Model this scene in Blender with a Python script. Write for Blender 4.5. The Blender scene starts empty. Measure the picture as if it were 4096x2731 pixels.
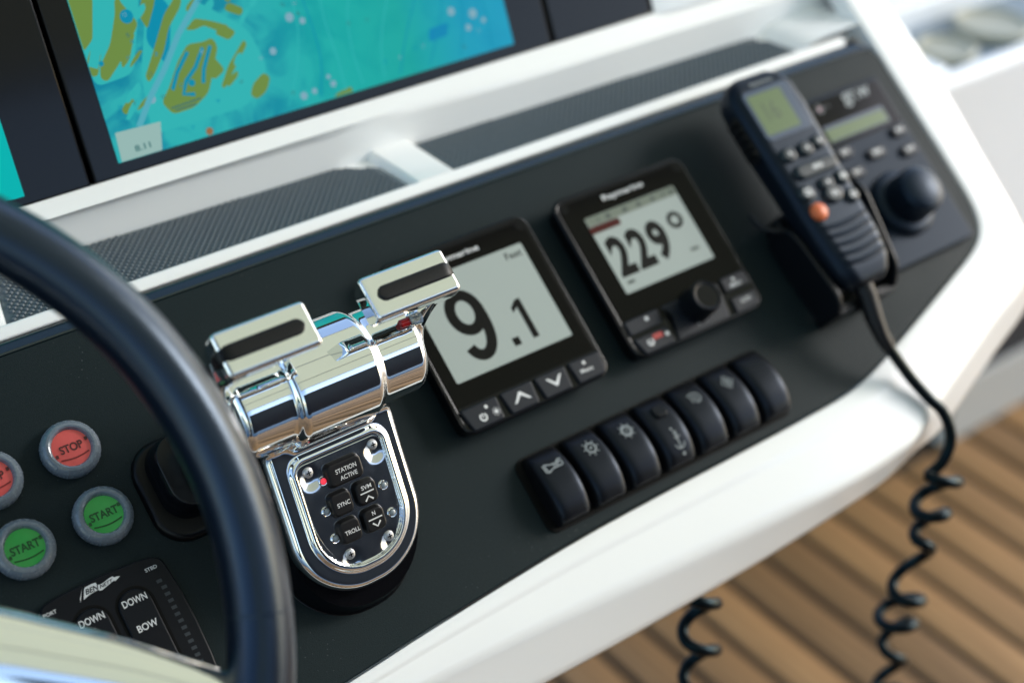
import bpy, bmesh, math, random
import numpy as np
from mathutils import Matrix, Vector
random.seed(7)
S = 0.001
TAU = math.radians(37)          # slope of the instrument panel
ZP = 0.70                       # height of the panel origin above the deck
M = Matrix.Translation((0, 0, ZP)) @ Matrix.Rotation(TAU, 4, 'X')   # panel (mm*S) -> world
scene = bpy.context.scene
col = scene.collection

# ------------------------------------------------------------------ camera
R = ((0.7929825660, -0.4782644681, 0.3774145579), (-0.3357907663, -0.8599913870, -0.3842647207), (0.5083534314, 0.1779829007, -0.8425549690))
CAM = (-0.60175, -0.18087, 0.78533 + 0.014)
cd = bpy.data.cameras.new('camera')
cam = bpy.data.objects.new('camera', cd); col.objects.link(cam)
cd.sensor_width = 36; cd.sensor_fit = 'HORIZONTAL'; cd.lens = 55.0
cd.clip_start = 0.02; cd.clip_end = 5000
Rm = Matrix((tuple(R[0]), tuple(-v for v in R[1]), tuple(-v for v in R[2]))).transposed().to_4x4()
cam.matrix_world = M @ Matrix.Translation(CAM) @ Rm
cd.dof.use_dof = True
cd.dof.focus_distance = 0.822
cd.dof.aperture_fstop = 3.2
cd.dof.aperture_blades = 9
scene.camera = cam

# ------------------------------------------------------------------ light
SUN_DIR = Vector((0.865, -0.25, 0.42)).normalized()       # towards the sun
elev = math.asin(SUN_DIR.z); azim = math.atan2(SUN_DIR.x, SUN_DIR.y)
world = bpy.data.worlds.new('World'); scene.world = world; world.use_nodes = True
nt = world.node_tree; nt.nodes.clear()
sky = nt.nodes.new('ShaderNodeTexSky'); sky.sky_type = 'NISHITA'; sky.sun_disc = False
sky.sun_elevation = elev; sky.sun_rotation = azim
sky.air_density = 1.0; sky.dust_density = 1.0; sky.ozone_density = 1.0
bg = nt.nodes.new('ShaderNodeBackground'); bg.inputs['Strength'].default_value = 0.15
wo = nt.nodes.new('ShaderNodeOutputWorld')
nt.links.new(sky.outputs[0], bg.inputs['Color']); nt.links.new(bg.outputs[0], wo.inputs['Surface'])
sl = bpy.data.lights.new('sun', 'SUN'); sl.energy = 0.95; sl.angle = math.radians(18); sl.color = (1.0, 0.99, 0.98)
sun = bpy.data.objects.new('sun', sl); col.objects.link(sun)
sun.rotation_euler = SUN_DIR.to_track_quat('Z', 'Y').to_euler(); sun.location = (0, 0, 5)

vs = scene.view_settings
vs.view_transform = 'Standard'; vs.look = 'None'; vs.exposure = 1.22; vs.gamma = 1.0; vs.use_curve_mapping = False
scene.render.engine = 'CYCLES'
scene.cycles.use_denoising = True
scene.cycles.max_bounces = 10; scene.cycles.diffuse_bounces = 4; scene.cycles.glossy_bounces = 6
scene.cycles.transparent_max_bounces = 12
scene.cycles.sample_clamp_indirect = 6.0
scene.cycles.caustics_reflective = False; scene.cycles.caustics_refractive = False

# ------------------------------------------------------------------ materials
MATS = {}
def mat(name, c, rough=0.5, metal=0.0, coat=0.0, spec=0.5, bump=None, var=None, emit=None, es=1.0, trans=0.0, ior=1.45, rvar=None, sss=0.0, tint=None):
    """bump=(scale,strength,distance) noise; var=(scale,amount) colour noise; rvar=(scale,lo,hi) roughness noise"""
    m = bpy.data.materials.new(name); m.use_nodes = True; MATS[name] = m
    t = m.node_tree; b = t.nodes['Principled BSDF']
    b.inputs['Base Color'].default_value = (*c, 1); b.inputs['Roughness'].default_value = rough
    b.inputs['Metallic'].default_value = metal; b.inputs['Coat Weight'].default_value = coat
    b.inputs['Coat Roughness'].default_value = 0.08
    b.inputs['Specular IOR Level'].default_value = spec; b.inputs['IOR'].default_value = ior
    b.inputs['Transmission Weight'].default_value = trans
    if tint: b.inputs['Specular Tint'].default_value = (*tint, 1)  # bluish tints put the sky's sheen into the specular colour
    if sss: b.inputs['Subsurface Weight'].default_value = sss; b.inputs['Subsurface Radius'].default_value = (.003, .003, .003)
    if emit: b.inputs['Emission Color'].default_value = (*emit, 1); b.inputs['Emission Strength'].default_value = es
    tc = t.nodes.new('ShaderNodeTexCoord')
    if bump:
        n = t.nodes.new('ShaderNodeTexNoise'); n.inputs['Scale'].default_value = bump[0]; n.inputs['Detail'].default_value = 3
        bp = t.nodes.new('ShaderNodeBump'); bp.inputs['Strength'].default_value = bump[1]; bp.inputs['Distance'].default_value = bump[2]
        t.links.new(tc.outputs['Object'], n.inputs['Vector']); t.links.new(n.outputs['Fac'], bp.inputs['Height']); t.links.new(bp.outputs[0], b.inputs['Normal'])
    if var:
        n = t.nodes.new('ShaderNodeTexNoise'); n.inputs['Scale'].default_value = var[0]; n.inputs['Detail'].default_value = 5
        mx = t.nodes.new('ShaderNodeMix'); mx.data_type = 'RGBA'
        mx.inputs['A'].default_value = (*[v * (1 - var[1]) for v in c], 1); mx.inputs['B'].default_value = (*[min(1, v * (1 + var[1])) for v in c], 1)
        t.links.new(tc.outputs['Object'], n.inputs['Vector']); t.links.new(n.outputs['Fac'], mx.inputs['Factor']); t.links.new(mx.outputs['Result'], b.inputs['Base Color'])
    if rvar:
        n = t.nodes.new('ShaderNodeTexNoise'); n.inputs['Scale'].default_value = rvar[0]; n.inputs['Detail'].default_value = 4
        mr = t.nodes.new('ShaderNodeMapRange'); mr.inputs['From Min'].default_value = .35; mr.inputs['From Max'].default_value = .7
        mr.inputs['To Min'].default_value = rvar[1]; mr.inputs['To Max'].default_value = rvar[2]
        t.links.new(tc.outputs['Object'], n.inputs['Vector']); t.links.new(n.outputs['Fac'], mr.inputs['Value']); t.links.new(mr.outputs[0], b.inputs['Roughness'])
    return m
panel_m = mat('panel_charcoal', (.0128, .0200, .0222), .5, spec=.09, bump=(1500, .35, .0004), var=(900, .3), rvar=(9, .40, .52))
def add_dust(m, scale, size, c):
    t = m.node_tree; b = t.nodes['Principled BSDF']; tc = [n for n in t.nodes if n.type == 'TEX_COORD'][0]
    v = t.nodes.new('ShaderNodeTexVoronoi'); v.inputs['Scale'].default_value = scale; t.links.new(tc.outputs['Object'], v.inputs['Vector'])
    n = t.nodes.new('ShaderNodeTexNoise'); n.inputs['Scale'].default_value = scale * .06; n.inputs['Detail'].default_value = 4; t.links.new(tc.outputs['Object'], n.inputs['Vector'])
    mr = t.nodes.new('ShaderNodeMapRange'); mr.inputs['From Min'].default_value = .45; mr.inputs['From Max'].default_value = .75; mr.inputs['To Max'].default_value = size; t.links.new(n.outputs['Fac'], mr.inputs['Value'])
    lt = t.nodes.new('ShaderNodeMath'); lt.operation = 'LESS_THAN'; t.links.new(v.outputs['Distance'], lt.inputs[0]); t.links.new(mr.outputs[0], lt.inputs[1])
    sc = t.nodes.new('ShaderNodeMath'); sc.operation = 'MULTIPLY'; sc.inputs[1].default_value = .55; t.links.new(lt.outputs[0], sc.inputs[0])
    mx = t.nodes.new('ShaderNodeMix'); mx.data_type = 'RGBA'; mx.inputs['B'].default_value = (*c, 1)
    src = b.inputs['Base Color'].links[0].from_socket if b.inputs['Base Color'].links else None
    if src: t.links.new(src, mx.inputs['A'])
    else: mx.inputs['A'].default_value = b.inputs['Base Color'].default_value
    t.links.new(sc.outputs[0], mx.inputs['Factor']); t.links.new(mx.outputs['Result'], b.inputs['Base Color'])
add_dust(panel_m, 320, .16, (.10, .11, .11))
edge_m = mat('panel_edge_gloss', (.004, .012, .015), .12, spec=.8)
gel = mat('white_gelcoat', (.85, .855, .85), .28, coat=.8, var=(6, .02), bump=(60, .02, .001))
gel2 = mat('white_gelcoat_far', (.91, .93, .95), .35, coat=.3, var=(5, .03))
grey_tray = mat('grey_tray', (.21, .26, .30), .5)
cream = mat('cream_plastic', (.42, .40, .30), .45)
mat_m = mat('mat_rubber', (.090, .114, .132), .5, var=(300, .2))
blk = mat('black_plastic', (.005, .006, .008), .36, spec=.25, bump=(900, .08, .0003))
blk_g = mat('black_gloss', (.004, .004, .005), .10, spec=.3)
blk_face = mat('display_face', (.0035, .0033, .003), .07, spec=.14)
blk_navy = mat('black_key_rubber', (.006, .009, .015), .42, spec=.28)
blk_soft = mat('black_rubber', (.006, .006, .007), .42, spec=.3, bump=(1200, .1, .0002))
rock_m = mat('rocker_black', (.0072, .0074, .0088), .33, spec=.26, tint=(.55, .72, 1.0), bump=(1800, .08, .0002))
navy = mat('radio_navy', (.006, .011, .019), .42, spec=.16, tint=(.5, .7, 1.0))
leather = mat('wheel_leather', (.003, .006, .013), .28, spec=.7, tint=(.58, .76, 1.0), bump=(700, .25, .0004))  # blue sky highlights carried by the bluish base colour and tint
chrome = mat('chrome', (.90, .90, .89), .025, 1.0, rvar=(60, .012, .05))
steel = mat('polished_steel', (.97, .96, .94), .07, 1.0)
screw_m = mat('screw_steel', (.62, .62, .62), .38, 1.0)
dark_m = mat('recess_dark', (.004, .004, .004), .6, spec=.1)
white_p = mat('print_white', (.66, .67, .67), .5, spec=.3)
grey_p = mat('print_grey', (.27, .30, .31), .5, spec=.3)
lens_m = mat('led_lens', (.26, .30, .33), .2, coat=.3)
redled = mat('led_red', (.7, .04, .06), .2, emit=(1, .05, .09), es=.35)
ring_m = mat('button_boot', (.155, .185, .22), .20, coat=.3, sss=.2, rvar=(500, .16, .34))
red_m = mat('button_red', (.52, .075, .070), .35, coat=.2, emit=(.9, .10, .09), es=.05, var=(120, .12))
grn_m = mat('button_green', (.024, .24, .048), .35, coat=.2, emit=(.05, .8, .12), es=.03, var=(120, .2))
btxt_r = mat('button_text_red', (.085, .018, .018), .4)
btxt_g = mat('button_text_green', (.010, .075, .020), .4)
bsh_r = mat('button_line_red', (.19, .016, .016), .4)
bsh_g = mat('button_line_green', (.006, .070, .012), .4)
redpeg = mat('red_peg', (.36, .006, .007), .3, coat=.2)
clear_m = mat('clear_sleeve', (.5, .5, .48), .1, trans=.8)
lcd_m = mat('lcd_grey', (.15, .18, .165), .25, spec=.3, emit=(.64, .71, .67), es=.13)
lcd_bar = mat('lcd_bar', (.12, .14, .11), .28, spec=.3, emit=(.5, .58, .47), es=.03)
lcd_dig = mat('lcd_digit', (.004, .004, .004), .25, spec=.2)
lcd_tick = mat('lcd_tick', (.07, .085, .075), .3, spec=.3)
lcd_red = mat('lcd_red', (.055, .006, .004), .3, spec=.2)
lcd_grn = mat('lcd_green', (.085, .125, .055), .3, spec=.3, emit=(.5, .70, .33), es=.025)
lcd_edge = mat('lcd_surround', (.05, .075, .12), .25)
orange = mat('orange_key', (.62, .14, .045), .4)
led_sq = mat('led_bar', (.035, .042, .050), .4, spec=.3)
teak = None

def smart(o, ang=35):
    me = o.data
    for p in me.polygons: p.use_smooth = True
    try: me.set_sharp_from_angle(angle=math.radians(ang))
    except Exception: pass

def tag(o, label=None, cat=None, group=None, kind=None):
    if label: o['label'] = label
    if cat: o['category'] = cat
    if group: o['group'] = group
    if kind: o['kind'] = kind
    return o
def thing(name, label, cat, at=(0, 0, 0), rz=0, group=None, world_at=None):
    o = bpy.data.objects.new(name, None); col.objects.link(o); o.empty_display_size = .02
    if world_at is not None: o.matrix_world = Matrix.Translation(world_at)
    else: o.matrix_world = M @ Matrix.Translation([v * S for v in at]) @ Matrix.Rotation(rz, 4, 'Z')
    return tag(o, label, cat, group)

class G:
    def __init__(s): s.v = []; s.f = []
    def add(s, vs_, fs_):
        k = len(s.v); s.v += [tuple(p) for p in vs_]; s.f += [tuple(i + k for i in f) for f in fs_]; return s
    def loft(s, loops, closed=True, cap0=True, cap1=True):
        n = len(loops[0]); vs_ = [p for l in loops for p in l]; fs_ = []
        for i in range(len(loops) - 1):
            for j in range(n if closed else n - 1):
                a = i * n + j; b = i * n + (j + 1) % n
                fs_.append((a, b, b + n, a + n))
        if cap0: fs_.append(tuple(range(n - 1, -1, -1)))
        if cap1: fs_.append(tuple((len(loops) - 1) * n + i for i in range(n)))
        return s.add(vs_, fs_)
    def prism(s, ol, z0, z1, bev=0.0, nb=3, foot=0.0, cap0=True):
        loops = [[(x, y, z0) for x, y in (offs(ol, foot) if foot else ol)]]
        if bev > 0:
            for i in range(nb + 1):
                a = math.pi / 2 * i / nb
                d = bev * (1 - math.cos(a)); loops.append([(x, y, z1 - bev + bev * math.sin(a)) for x, y in offs(ol, -d)])
        else: loops.append([(x, y, z1) for x, y in ol])
        return s.loft(loops, True, cap0, True)
    def lathe(s, prof, n=40, c=(0, 0, 0), mod=None):
        loops = []
        for r, z in prof:
            loops.append([(c[0] + r * (mod(2 * math.pi * i / n) if mod else 1) * math.cos(2 * math.pi * i / n), c[1] + r * (mod(2 * math.pi * i / n) if mod else 1) * math.sin(2 * math.pi * i / n), c[2] + z) for i in range(n)])
        return s.loft(loops, True, True, True)
    def tube(s, path, rad, n=12, closed=False, ell=None):
        P = [Vector(p) for p in path]; m = len(P); rr = rad if isinstance(rad, (list, tuple)) else [rad] * m
        up = None; loops = []
        for i in range(m):
            if closed: t = (P[(i + 1) % m] - P[i - 1]).normalized()
            else: t = (P[min(i + 1, m - 1)] - P[max(i - 1, 0)]).normalized()
            if up is None:
                up = Vector((0, 0, 1)) if abs(t.z) < .9 else Vector((0, 1, 0))
            a = t.cross(up).normalized(); up = a.cross(t).normalized()
            loops.append([tuple(P[i] + (a * math.cos(2 * math.pi * j / n) * (ell[0] if ell else 1) + up * math.sin(2 * math.pi * j / n) * (ell[1] if ell else 1)) * rr[i]) for j in range(n)])
        if closed: loops.append(loops[0])
        return s.loft(loops, True, not closed, not closed)
    def box(s, x0, x1, y0, y1, z0, z1, bev=0):
        return s.prism([(x0, y0), (x1, y0), (x1, y1), (x0, y1)], z0, z1, bev)
    def flat(s, pts, z=0.0):
        return s.add([(p[0], p[1], z if len(p) < 3 else p[2]) for p in pts], [tuple(range(len(pts)))])
    def stroke(s, pts, w, z=0.0, closed=False):
        P = [Vector(p[:2]) for p in pts]; m = len(P); L = []; Rr = []
        for i in range(m):
            if closed: t = (P[(i + 1) % m] - P[i - 1]).normalized()
            else: t = (P[min(i + 1, m - 1)] - P[max(i - 1, 0)]).normalized()
            nrm = Vector((-t.y, t.x)); L.append(P[i] + nrm * w / 2); Rr.append(P[i] - nrm * w / 2)
        vs_ = [(p.x, p.y, z) for p in L] + [(p.x, p.y, z) for p in Rr]
        fs_ = [(i + m, (i + 1) % m + m, (i + 1) % m, i) for i in range(m if closed else m - 1)]
        return s.add(vs_, fs_)
    def map(s, fn): s.v = [tuple(fn(*p)) for p in s.v]; return s
    def build(s, name, m, parent=None, loc=(0, 0, 0), ang=35, rot=None, worldspace=False, wn=True):
        me = bpy.data.meshes.new(name)
        me.from_pydata([(x * S, y * S, z * S) for x, y, z in s.v], [], s.f); me.validate(); me.update()
        me.materials.append(m)
        o = bpy.data.objects.new(name, me); col.objects.link(o)
        L = Matrix.Translation([v * S for v in loc])
        if rot: L = L @ rot
        if parent: o.parent = parent; o.matrix_local = L
        else: o.matrix_world = L if worldspace else M @ L
        bm = bmesh.new(); bm.from_mesh(me); bmesh.ops.recalc_face_normals(bm, faces=bm.faces) if len(s.f) > 5 else None
        bm.to_mesh(me); bm.free()
        smart(o, ang)
        if wn and len(s.f) > 5:
            md = o.modifiers.new('weighted', 'WEIGHTED_NORMAL'); md.mode = 'FACE_AREA'; md.weight = 100; md.keep_sharp = True
        return o

def offs(ol, d):
    """offset a closed outline outwards by d (inwards when negative)"""
    n = len(ol); A = sum(ol[i][0] * ol[(i + 1) % n][1] - ol[(i + 1) % n][0] * ol[i][1] for i in range(n)); sg = 1 if A > 0 else -1
    out = []
    for i in range(n):
        p0, p1, p2 = ol[i - 1], ol[i], ol[(i + 1) % n]
        e1 = Vector((p1[0] - p0[0], p1[1] - p0[1])); e2 = Vector((p2[0] - p1[0], p2[1] - p1[1]))
        if e1.length < 1e-9: e1 = e2
        if e2.length < 1e-9: e2 = e1
        n1 = Vector((e1.y, -e1.x)).normalized() * sg; n2 = Vector((e2.y, -e2.x)).normalized() * sg
        b = n1 + n2; b = b / max(.3, b.dot(b) / 2) if b.length > 1e-6 else n1
        out.append((p1[0] + b.x * d, p1[1] + b.y * d))
    return out
def rrect(w, h, r, n=5, cx=0, cy=0):
    rs = r if isinstance(r, (list, tuple)) else [r] * 4      # TR, TL, BL, BR
    o = []
    for (sx, sy, a0), q in zip(((1, 1, 0), (-1, 1, 90), (-1, -1, 180), (1, -1, 270)), rs):
        for i in range(n + 1):
            a = math.radians(a0 + 90 * i / n)
            o.append((cx + sx * (w / 2 - q) + q * math.cos(a), cy + sy * (h / 2 - q) + q * math.sin(a)))
    return o
def circ(r, n=24, cx=0, cy=0): return [(cx + r * math.cos(2 * math.pi * i / n), cy + r * math.sin(2 * math.pi * i / n)) for i in range(n)]
def roundpoly(pts, r, n=5):
    o = []; m = len(pts)
    for i in range(m):
        rr = r[i] if isinstance(r, (list, tuple)) else r
        p = Vector(pts[i]); a = Vector(pts[i - 1]) - p; b = Vector(pts[(i + 1) % m]) - p
        k = min(rr, a.length * .49, b.length * .49); A = p + a.normalized() * k; B = p + b.normalized() * k
        if rr <= 0: o.append(tuple(p)); continue
        for j in range(n + 1):
            t = j / n; q = A * (1 - t) ** 2 + p * 2 * t * (1 - t) + B * t * t; o.append(tuple(q))
    return o
def text_mesh(s, w, h, bold=0.0):
    cu = bpy.data.curves.new('lettering', 'FONT'); cu.body = s; cu.size = 1; cu.offset = bold; cu.resolution_u = 4
    cu.fill_mode = 'FRONT'
    o = bpy.data.objects.new('t', cu); col.objects.link(o)
    me = bpy.data.meshes.new_from_object(o.evaluated_get(bpy.context.evaluated_depsgraph_get()))
    bpy.data.objects.remove(o)
    v = [tuple(p.co) for p in me.vertices]; f = [tuple(p.vertices) for p in me.polygons]
    bpy.data.meshes.remove(me)
    x0 = min(p[0] for p in v); x1 = max(p[0] for p in v); y0 = min(p[1] for p in v); y1 = max(p[1] for p in v)
    sx = w / (x1 - x0); sy = h / (y1 - y0) if h else sx
    g = G(); g.add([((p[0] - (x0 + x1) / 2) * sx, (p[1] - (y0 + y1) / 2) * sy, 0) for p in v], f); return g
def lettering(s, w, h, m, parent, loc, bold=0.0, rot=None, name='lettering'):
    return text_mesh(s, w, h, bold).build(name, m, parent, loc, rot=rot)

def smooth_path(P, k=3):
    out = []; n = len(P)
    for i in range(n - 1):
        p0 = Vector(P[max(i - 1, 0)]); p1 = Vector(P[i]); p2 = Vector(P[i + 1]); p3 = Vector(P[min(i + 2, n - 1)])
        for j in range(k):
            t = j / k; out.append(tuple(.5 * ((2 * p1) + (p2 - p0) * t + (2 * p0 - 5 * p1 + 4 * p2 - p3) * t * t + (3 * p1 - p0 - 3 * p2 + p3) * t ** 3)))
    out.append(tuple(P[-1])); return out

# ------------------------------------------------------------------ signed-distance modelling for the cast metal parts
def surfnet(f, lo, hi, step):
    ax = [np.arange(lo[i], hi[i] + step, step) for i in range(3)]
    X, Y, Z = np.meshgrid(*ax, indexing='ij'); V = f(X, Y, Z); ins = V < 0
    n = [len(a) for a in ax]
    c = np.zeros((n[0] - 1, n[1] - 1, n[2] - 1), int)
    for dx in (0, 1):
        for dy in (0, 1):
            for dz in (0, 1): c += ins[dx:n[0] - 1 + dx, dy:n[1] - 1 + dy, dz:n[2] - 1 + dz]
    act = (c > 0) & (c < 8); idx = -np.ones(act.shape, int); I = np.argwhere(act); idx[act] = np.arange(len(I))
    P = np.stack([ax[k][I[:, k]] + step / 2 for k in range(3)], 1)
    def grad(P, e=.05):
        g = np.stack([(f(P[:, 0] + e * (k == 0), P[:, 1] + e * (k == 1), P[:, 2] + e * (k == 2)) - f(P[:, 0] - e * (k == 0), P[:, 1] - e * (k == 1), P[:, 2] - e * (k == 2))) / (2 * e) for k in range(3)], 1)
        return g
    for _ in range(4):
        g = grad(P); d = f(P[:, 0], P[:, 1], P[:, 2]); q = (g * g).sum(1) + 1e-6
        s = -(d / q)[:, None] * g; L = np.linalg.norm(s, axis=1, keepdims=True) + 1e-9
        P = P + s * np.minimum(1, step * .6 / L)
    N = grad(P); N /= np.linalg.norm(N, axis=1, keepdims=True) + 1e-9
    F = []
    def quads(E, cells):
        for flip in (0, 1):
            w = np.argwhere(E == (1 if flip == 0 else -1))
            if len(w) == 0: continue
            q = np.stack([idx[tuple((w + o).T)] for o in cells], 1)
            F.append(q if flip == 0 else q[:, ::-1])
    i8 = ins.astype(int)
    e = (i8[:-1] - i8[1:])[:, 1:-1, 1:-1]; quads(e, [(0, 0, 0), (0, 1, 0), (0, 1, 1), (0, 0, 1)])
    e = (i8[:, :-1] - i8[:, 1:])[1:-1, :, 1:-1]; quads(e, [(0, 0, 0), (0, 0, 1), (1, 0, 1), (1, 0, 0)])
    e = (i8[:, :, :-1] - i8[:, :, 1:])[1:-1, 1:-1, :]; quads(e, [(0, 0, 0), (1, 0, 0), (1, 1, 0), (0, 1, 0)])
    return P, np.concatenate(F), N
def sdf_obj(name, f, lo, hi, step, m, parent, loc=(0, 0, 0), mirror=False):
    P, F, N = surfnet(f, lo, hi, step)
    if mirror: P = P * np.array([-1, 1, 1]); N = N * np.array([-1, 1, 1]); F = F[:, ::-1]
    me = bpy.data.meshes.new(name); me.from_pydata((P * S).tolist(), [], F.tolist()); me.materials.append(m)
    for p in me.polygons: p.use_smooth = True
    me.normals_split_custom_set_from_vertices(N.tolist()); me.update()
    o = bpy.data.objects.new(name, me); col.objects.link(o); o.parent = parent
    o.matrix_local = Matrix.Translation([v * S for v in loc]); return o
def smin(a, b, k): h = np.clip(.5 + .5 * (b - a) / k, 0, 1); return b * (1 - h) + a * h - k * h * (1 - h)
def smax(a, b, k): return -smin(-a, -b, k)
def rnd(dx, dy, r): dx = dx + r; dy = dy + r; return np.minimum(np.maximum(dx, dy), 0) + np.hypot(np.maximum(dx, 0), np.maximum(dy, 0)) - r
def sdrr(x, y, hw, y0, y1, rt, rb):
    r = np.where(y > (y0 + y1) / 2, rt, rb); qx = np.abs(x) - hw + r; qy = np.abs(y - (y0 + y1) / 2) - (y1 - y0) / 2 + r
    return np.minimum(np.maximum(qx, qy), 0) + np.hypot(np.maximum(qx, 0), np.maximum(qy, 0)) - r

# ================================================================== SETTING
# ---- teak deck: one object per plank over a dark caulk sheet (world coordinates, mm)
def teak_mat():
    m = bpy.data.materials.new('teak'); m.use_nodes = True; t = m.node_tree; b = t.nodes['Principled BSDF']
    tc = t.nodes.new('ShaderNodeTexCoord'); mp = t.nodes.new('ShaderNodeMapping'); mp.inputs['Scale'].default_value = (60, 2.5, 10)
    oi = t.nodes.new('ShaderNodeObjectInfo'); n = t.nodes.new('ShaderNodeTexNoise'); n.inputs['Scale'].default_value = 3; n.inputs['Detail'].default_value = 6
    cr = t.nodes.new('ShaderNodeValToRGB'); cr.color_ramp.elements[0].color = (.22, .112, .040, 1); cr.color_ramp.elements[1].color = (.40, .225, .090, 1)
    cr.color_ramp.elements[0].position = .3; cr.color_ramp.elements[1].position = .75
    hs = t.nodes.new('ShaderNodeHueSaturation'); mr = t.nodes.new('ShaderNodeMapRange'); mr.inputs['To Min'].default_value = .68; mr.inputs['To Max'].default_value = 1.22
    t.links.new(tc.outputs['Object'], mp.inputs['Vector']); t.links.new(mp.outputs[0], n.inputs['Vector']); t.links.new(n.outputs['Fac'], cr.inputs[0])
    t.links.new(oi.outputs['Random'], mr.inputs['Value']); t.links.new(mr.outputs[0], hs.inputs['Value']); t.links.new(cr.outputs[0], hs.inputs['Color'])
    t.links.new(hs.outputs[0], b.inputs['Base Color']); b.inputs['Roughness'].default_value = .55
    return m
teak = teak_mat()
caulk = mat('deck_caulk', (.045, .030, .018), .7)
deck = G().box(-1500, 2600, -1500, 1400, -40, 0).build('teak_deck', caulk, worldspace=True); tag(deck, kind='structure')
PL = 62.0; pw = 50.0
plank_me = None
for i in range(-23, 42):
    x = i * PL
    if plank_me is None:
        o = G().prism([(-pw / 2, -1495), (pw / 2, -1495), (pw / 2, 269), (-pw / 2, 269)], .5, 5, 1.0, 2).build('plank', teak, deck, (x, 0, 0)); plank_me = o.data
    else:
        o = bpy.data.objects.new('plank', plank_me); col.objects.link(o); o.parent = deck; o.matrix_local = Matrix.Translation((x * S, 0, 0))

sea_m = mat('sea_water', (.012, .04, .07), .12, bump=(2.2, .6, .05))
seaw = G().flat([(-2e6, -2e6), (2e6, -2e6), (2e6, 2e6), (-2e6, 2e6)], -900).build('sea', sea_m, None, worldspace=True); tag(seaw, kind='structure')

# ---- white console moulding around the panel (panel coordinates)
inner = [(-760, -168), (-420, -154), (-310, -147.4), (-251, -142.7), (-155, -136.8), (-86, -135.2), (-13, -134.8), (46, -134.2), (84, -133), (112, -128.6), (151, -117.4), (219, -96), (257, -83), (274, -71), (281.5, -52), (283, -20), (283, 30), (283, 84), (283, 150), (283, 330)]
outer = [(-760, -185), (-420, -172), (-310, -169), (-255, -169.5), (-165, -174), (-100, -178), (-20, -182), (52, -184.6), (98, -183), (125, -179.5), (157, -167), (238, -137), (283, -122), (310, -100), (320, -76), (324, -20), (328, 40), (326, 96), (318, 170), (300, 330)]
low = [(-760, -215), (-420, -200), (-310, -198), (-255, -197.5), (-165, -199.5), (-100, -200), (-15, -199.5), (56, -197), (101, -194), (138, -187), (172, -181.5), (250, -154), (305, -134), (332, -108), (341, -80), (345, -20), (348, 40), (346, 96), (338, 170), (320, 330)]
def lerp2(a, b, t): return (a[0] + (b[0] - a[0]) * t, a[1] + (b[1] - a[1]) * t)
def resamp(L, k=4):
    # Catmull-Rom through the stations
    out = []; n = len(L)
    for i in range(n - 1):
        p0 = Vector(L[max(i - 1, 0)]); p1 = Vector(L[i]); p2 = Vector(L[i + 1]); p3 = Vector(L[min(i + 2, n - 1)])
        for j in range(k):
            t = j / k; out.append(tuple(.5 * ((2 * p1) + (p2 - p0) * t + (2 * p0 - 5 * p1 + 4 * p2 - p3) * t * t + (3 * p1 - p0 - 3 * p2 + p3) * t ** 3)))
    out.append(L[-1]); return out
I2, O2, L2 = resamp(inner), resamp(outer), resamp(low)
rings = []
for a, o, l in zip(I2, O2, L2):
    prof = []
    def at(p, z): prof.append((p[0], p[1], z))
    at(a, -14); at(a, -.6); at(lerp2(a, o, .02), .3); at(lerp2(a, o, .22), .8); at(lerp2(a, o, .29), .4); at(lerp2(a, o, .33), -.5); at(lerp2(a, o, .38), -.8)
    at(lerp2(a, o, .8), -1.8); at(lerp2(a, o, .93), -3.2); at(lerp2(o, l, .04), -5.5); at(lerp2(o, l, .18), -9.5); at(lerp2(o, l, .82), -23.5)
    at(lerp2(o, l, .97), -27.5); at(l, -32); at((l[0] - 3, l[1] + 6), -37); at((l[0] - 60, l[1] + 60), -42)
    rings.append(prof)
mould = G().loft(rings, False, False, False).build('console_moulding', gel, ang=60); tag(mould, kind='structure')

# back of the console: lip, tray floor, riser, ledge, display wall
cB, sB = math.cos(TAU), math.sin(TAU)
def hz(y0, z0, s): return (y0 + s * cB, z0 - s * sB)          # world-horizontal, forward
def vt(y0, z0, s): return (y0 + s * sB, z0 + s * cB)          # world-vertical, up
TR0 = (105.5, -4.0)                                            # lip back edge
def tray_back(x): return 49.5 - (x + 91) * (.0315 if x < -91 else .021)               # tray depth at x
def tray(x, s, h=0.0):
    y, z = hz(*TR0, s); y, z = vt(y, z, h); return (x, y, z)
g = G()
# lip strip
prof = [(97.2, -14), (97.2, -5.2), (97.6, -4.0), (98.5, -3.4), (103.6, -3.4), (105.2, -4.2), (105.8, -6), tray(0, 0, -7)[1:]]
g.loft([[(x, y, z) for y, z in prof] for x in (-760, 262)], False, False, False)
# tray floor sheet (under mats) and the ends
DEPTH = -5.2
xs = [-760, -395, -120, -92, 225, 290]
g.loft([[tray(x, 0, DEPTH), tray(x, tray_back(x) + 8, DEPTH)] for x in xs], False, False, False)
lip_o = g.build('tray_lip', gel, mould, ang=50)
# divider between the trays and white ends
def block(x0, x1, x2, x3, s1, top, r=3.0):
    """solid between trays: x0,x1 front; x2,x3 back"""
    g = G(); 
    def L(ins, h):
        return [tray(x0 - (6 if h < top - .1 else 0) * 0 + ins, -.5, h), tray(x1 - ins, -.5, h), tray(x3 - ins, s1, h), tray(x2 + ins, s1, h)]
    g.loft([L(-r, DEPTH - .5), L(-r * .3, top - r), L(r * .25, top - .8), L(r * .9, top)], True, False, True)
    return g
block(-121.5, -92.5, -123, -93.5, 60, .4).build('tray_divider', gel, mould, ang=60)
G().loft([[tray(x, 0, h), tray(x + (0 if h < -1 else 0), tray_back(x) + 12, h)] for x, h in ((219, DEPTH), (223, -3), (229, 1), (243, 3.5), (290, 5))], False, False, False).build('tray_end', gel, mould, ang=60)
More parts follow.
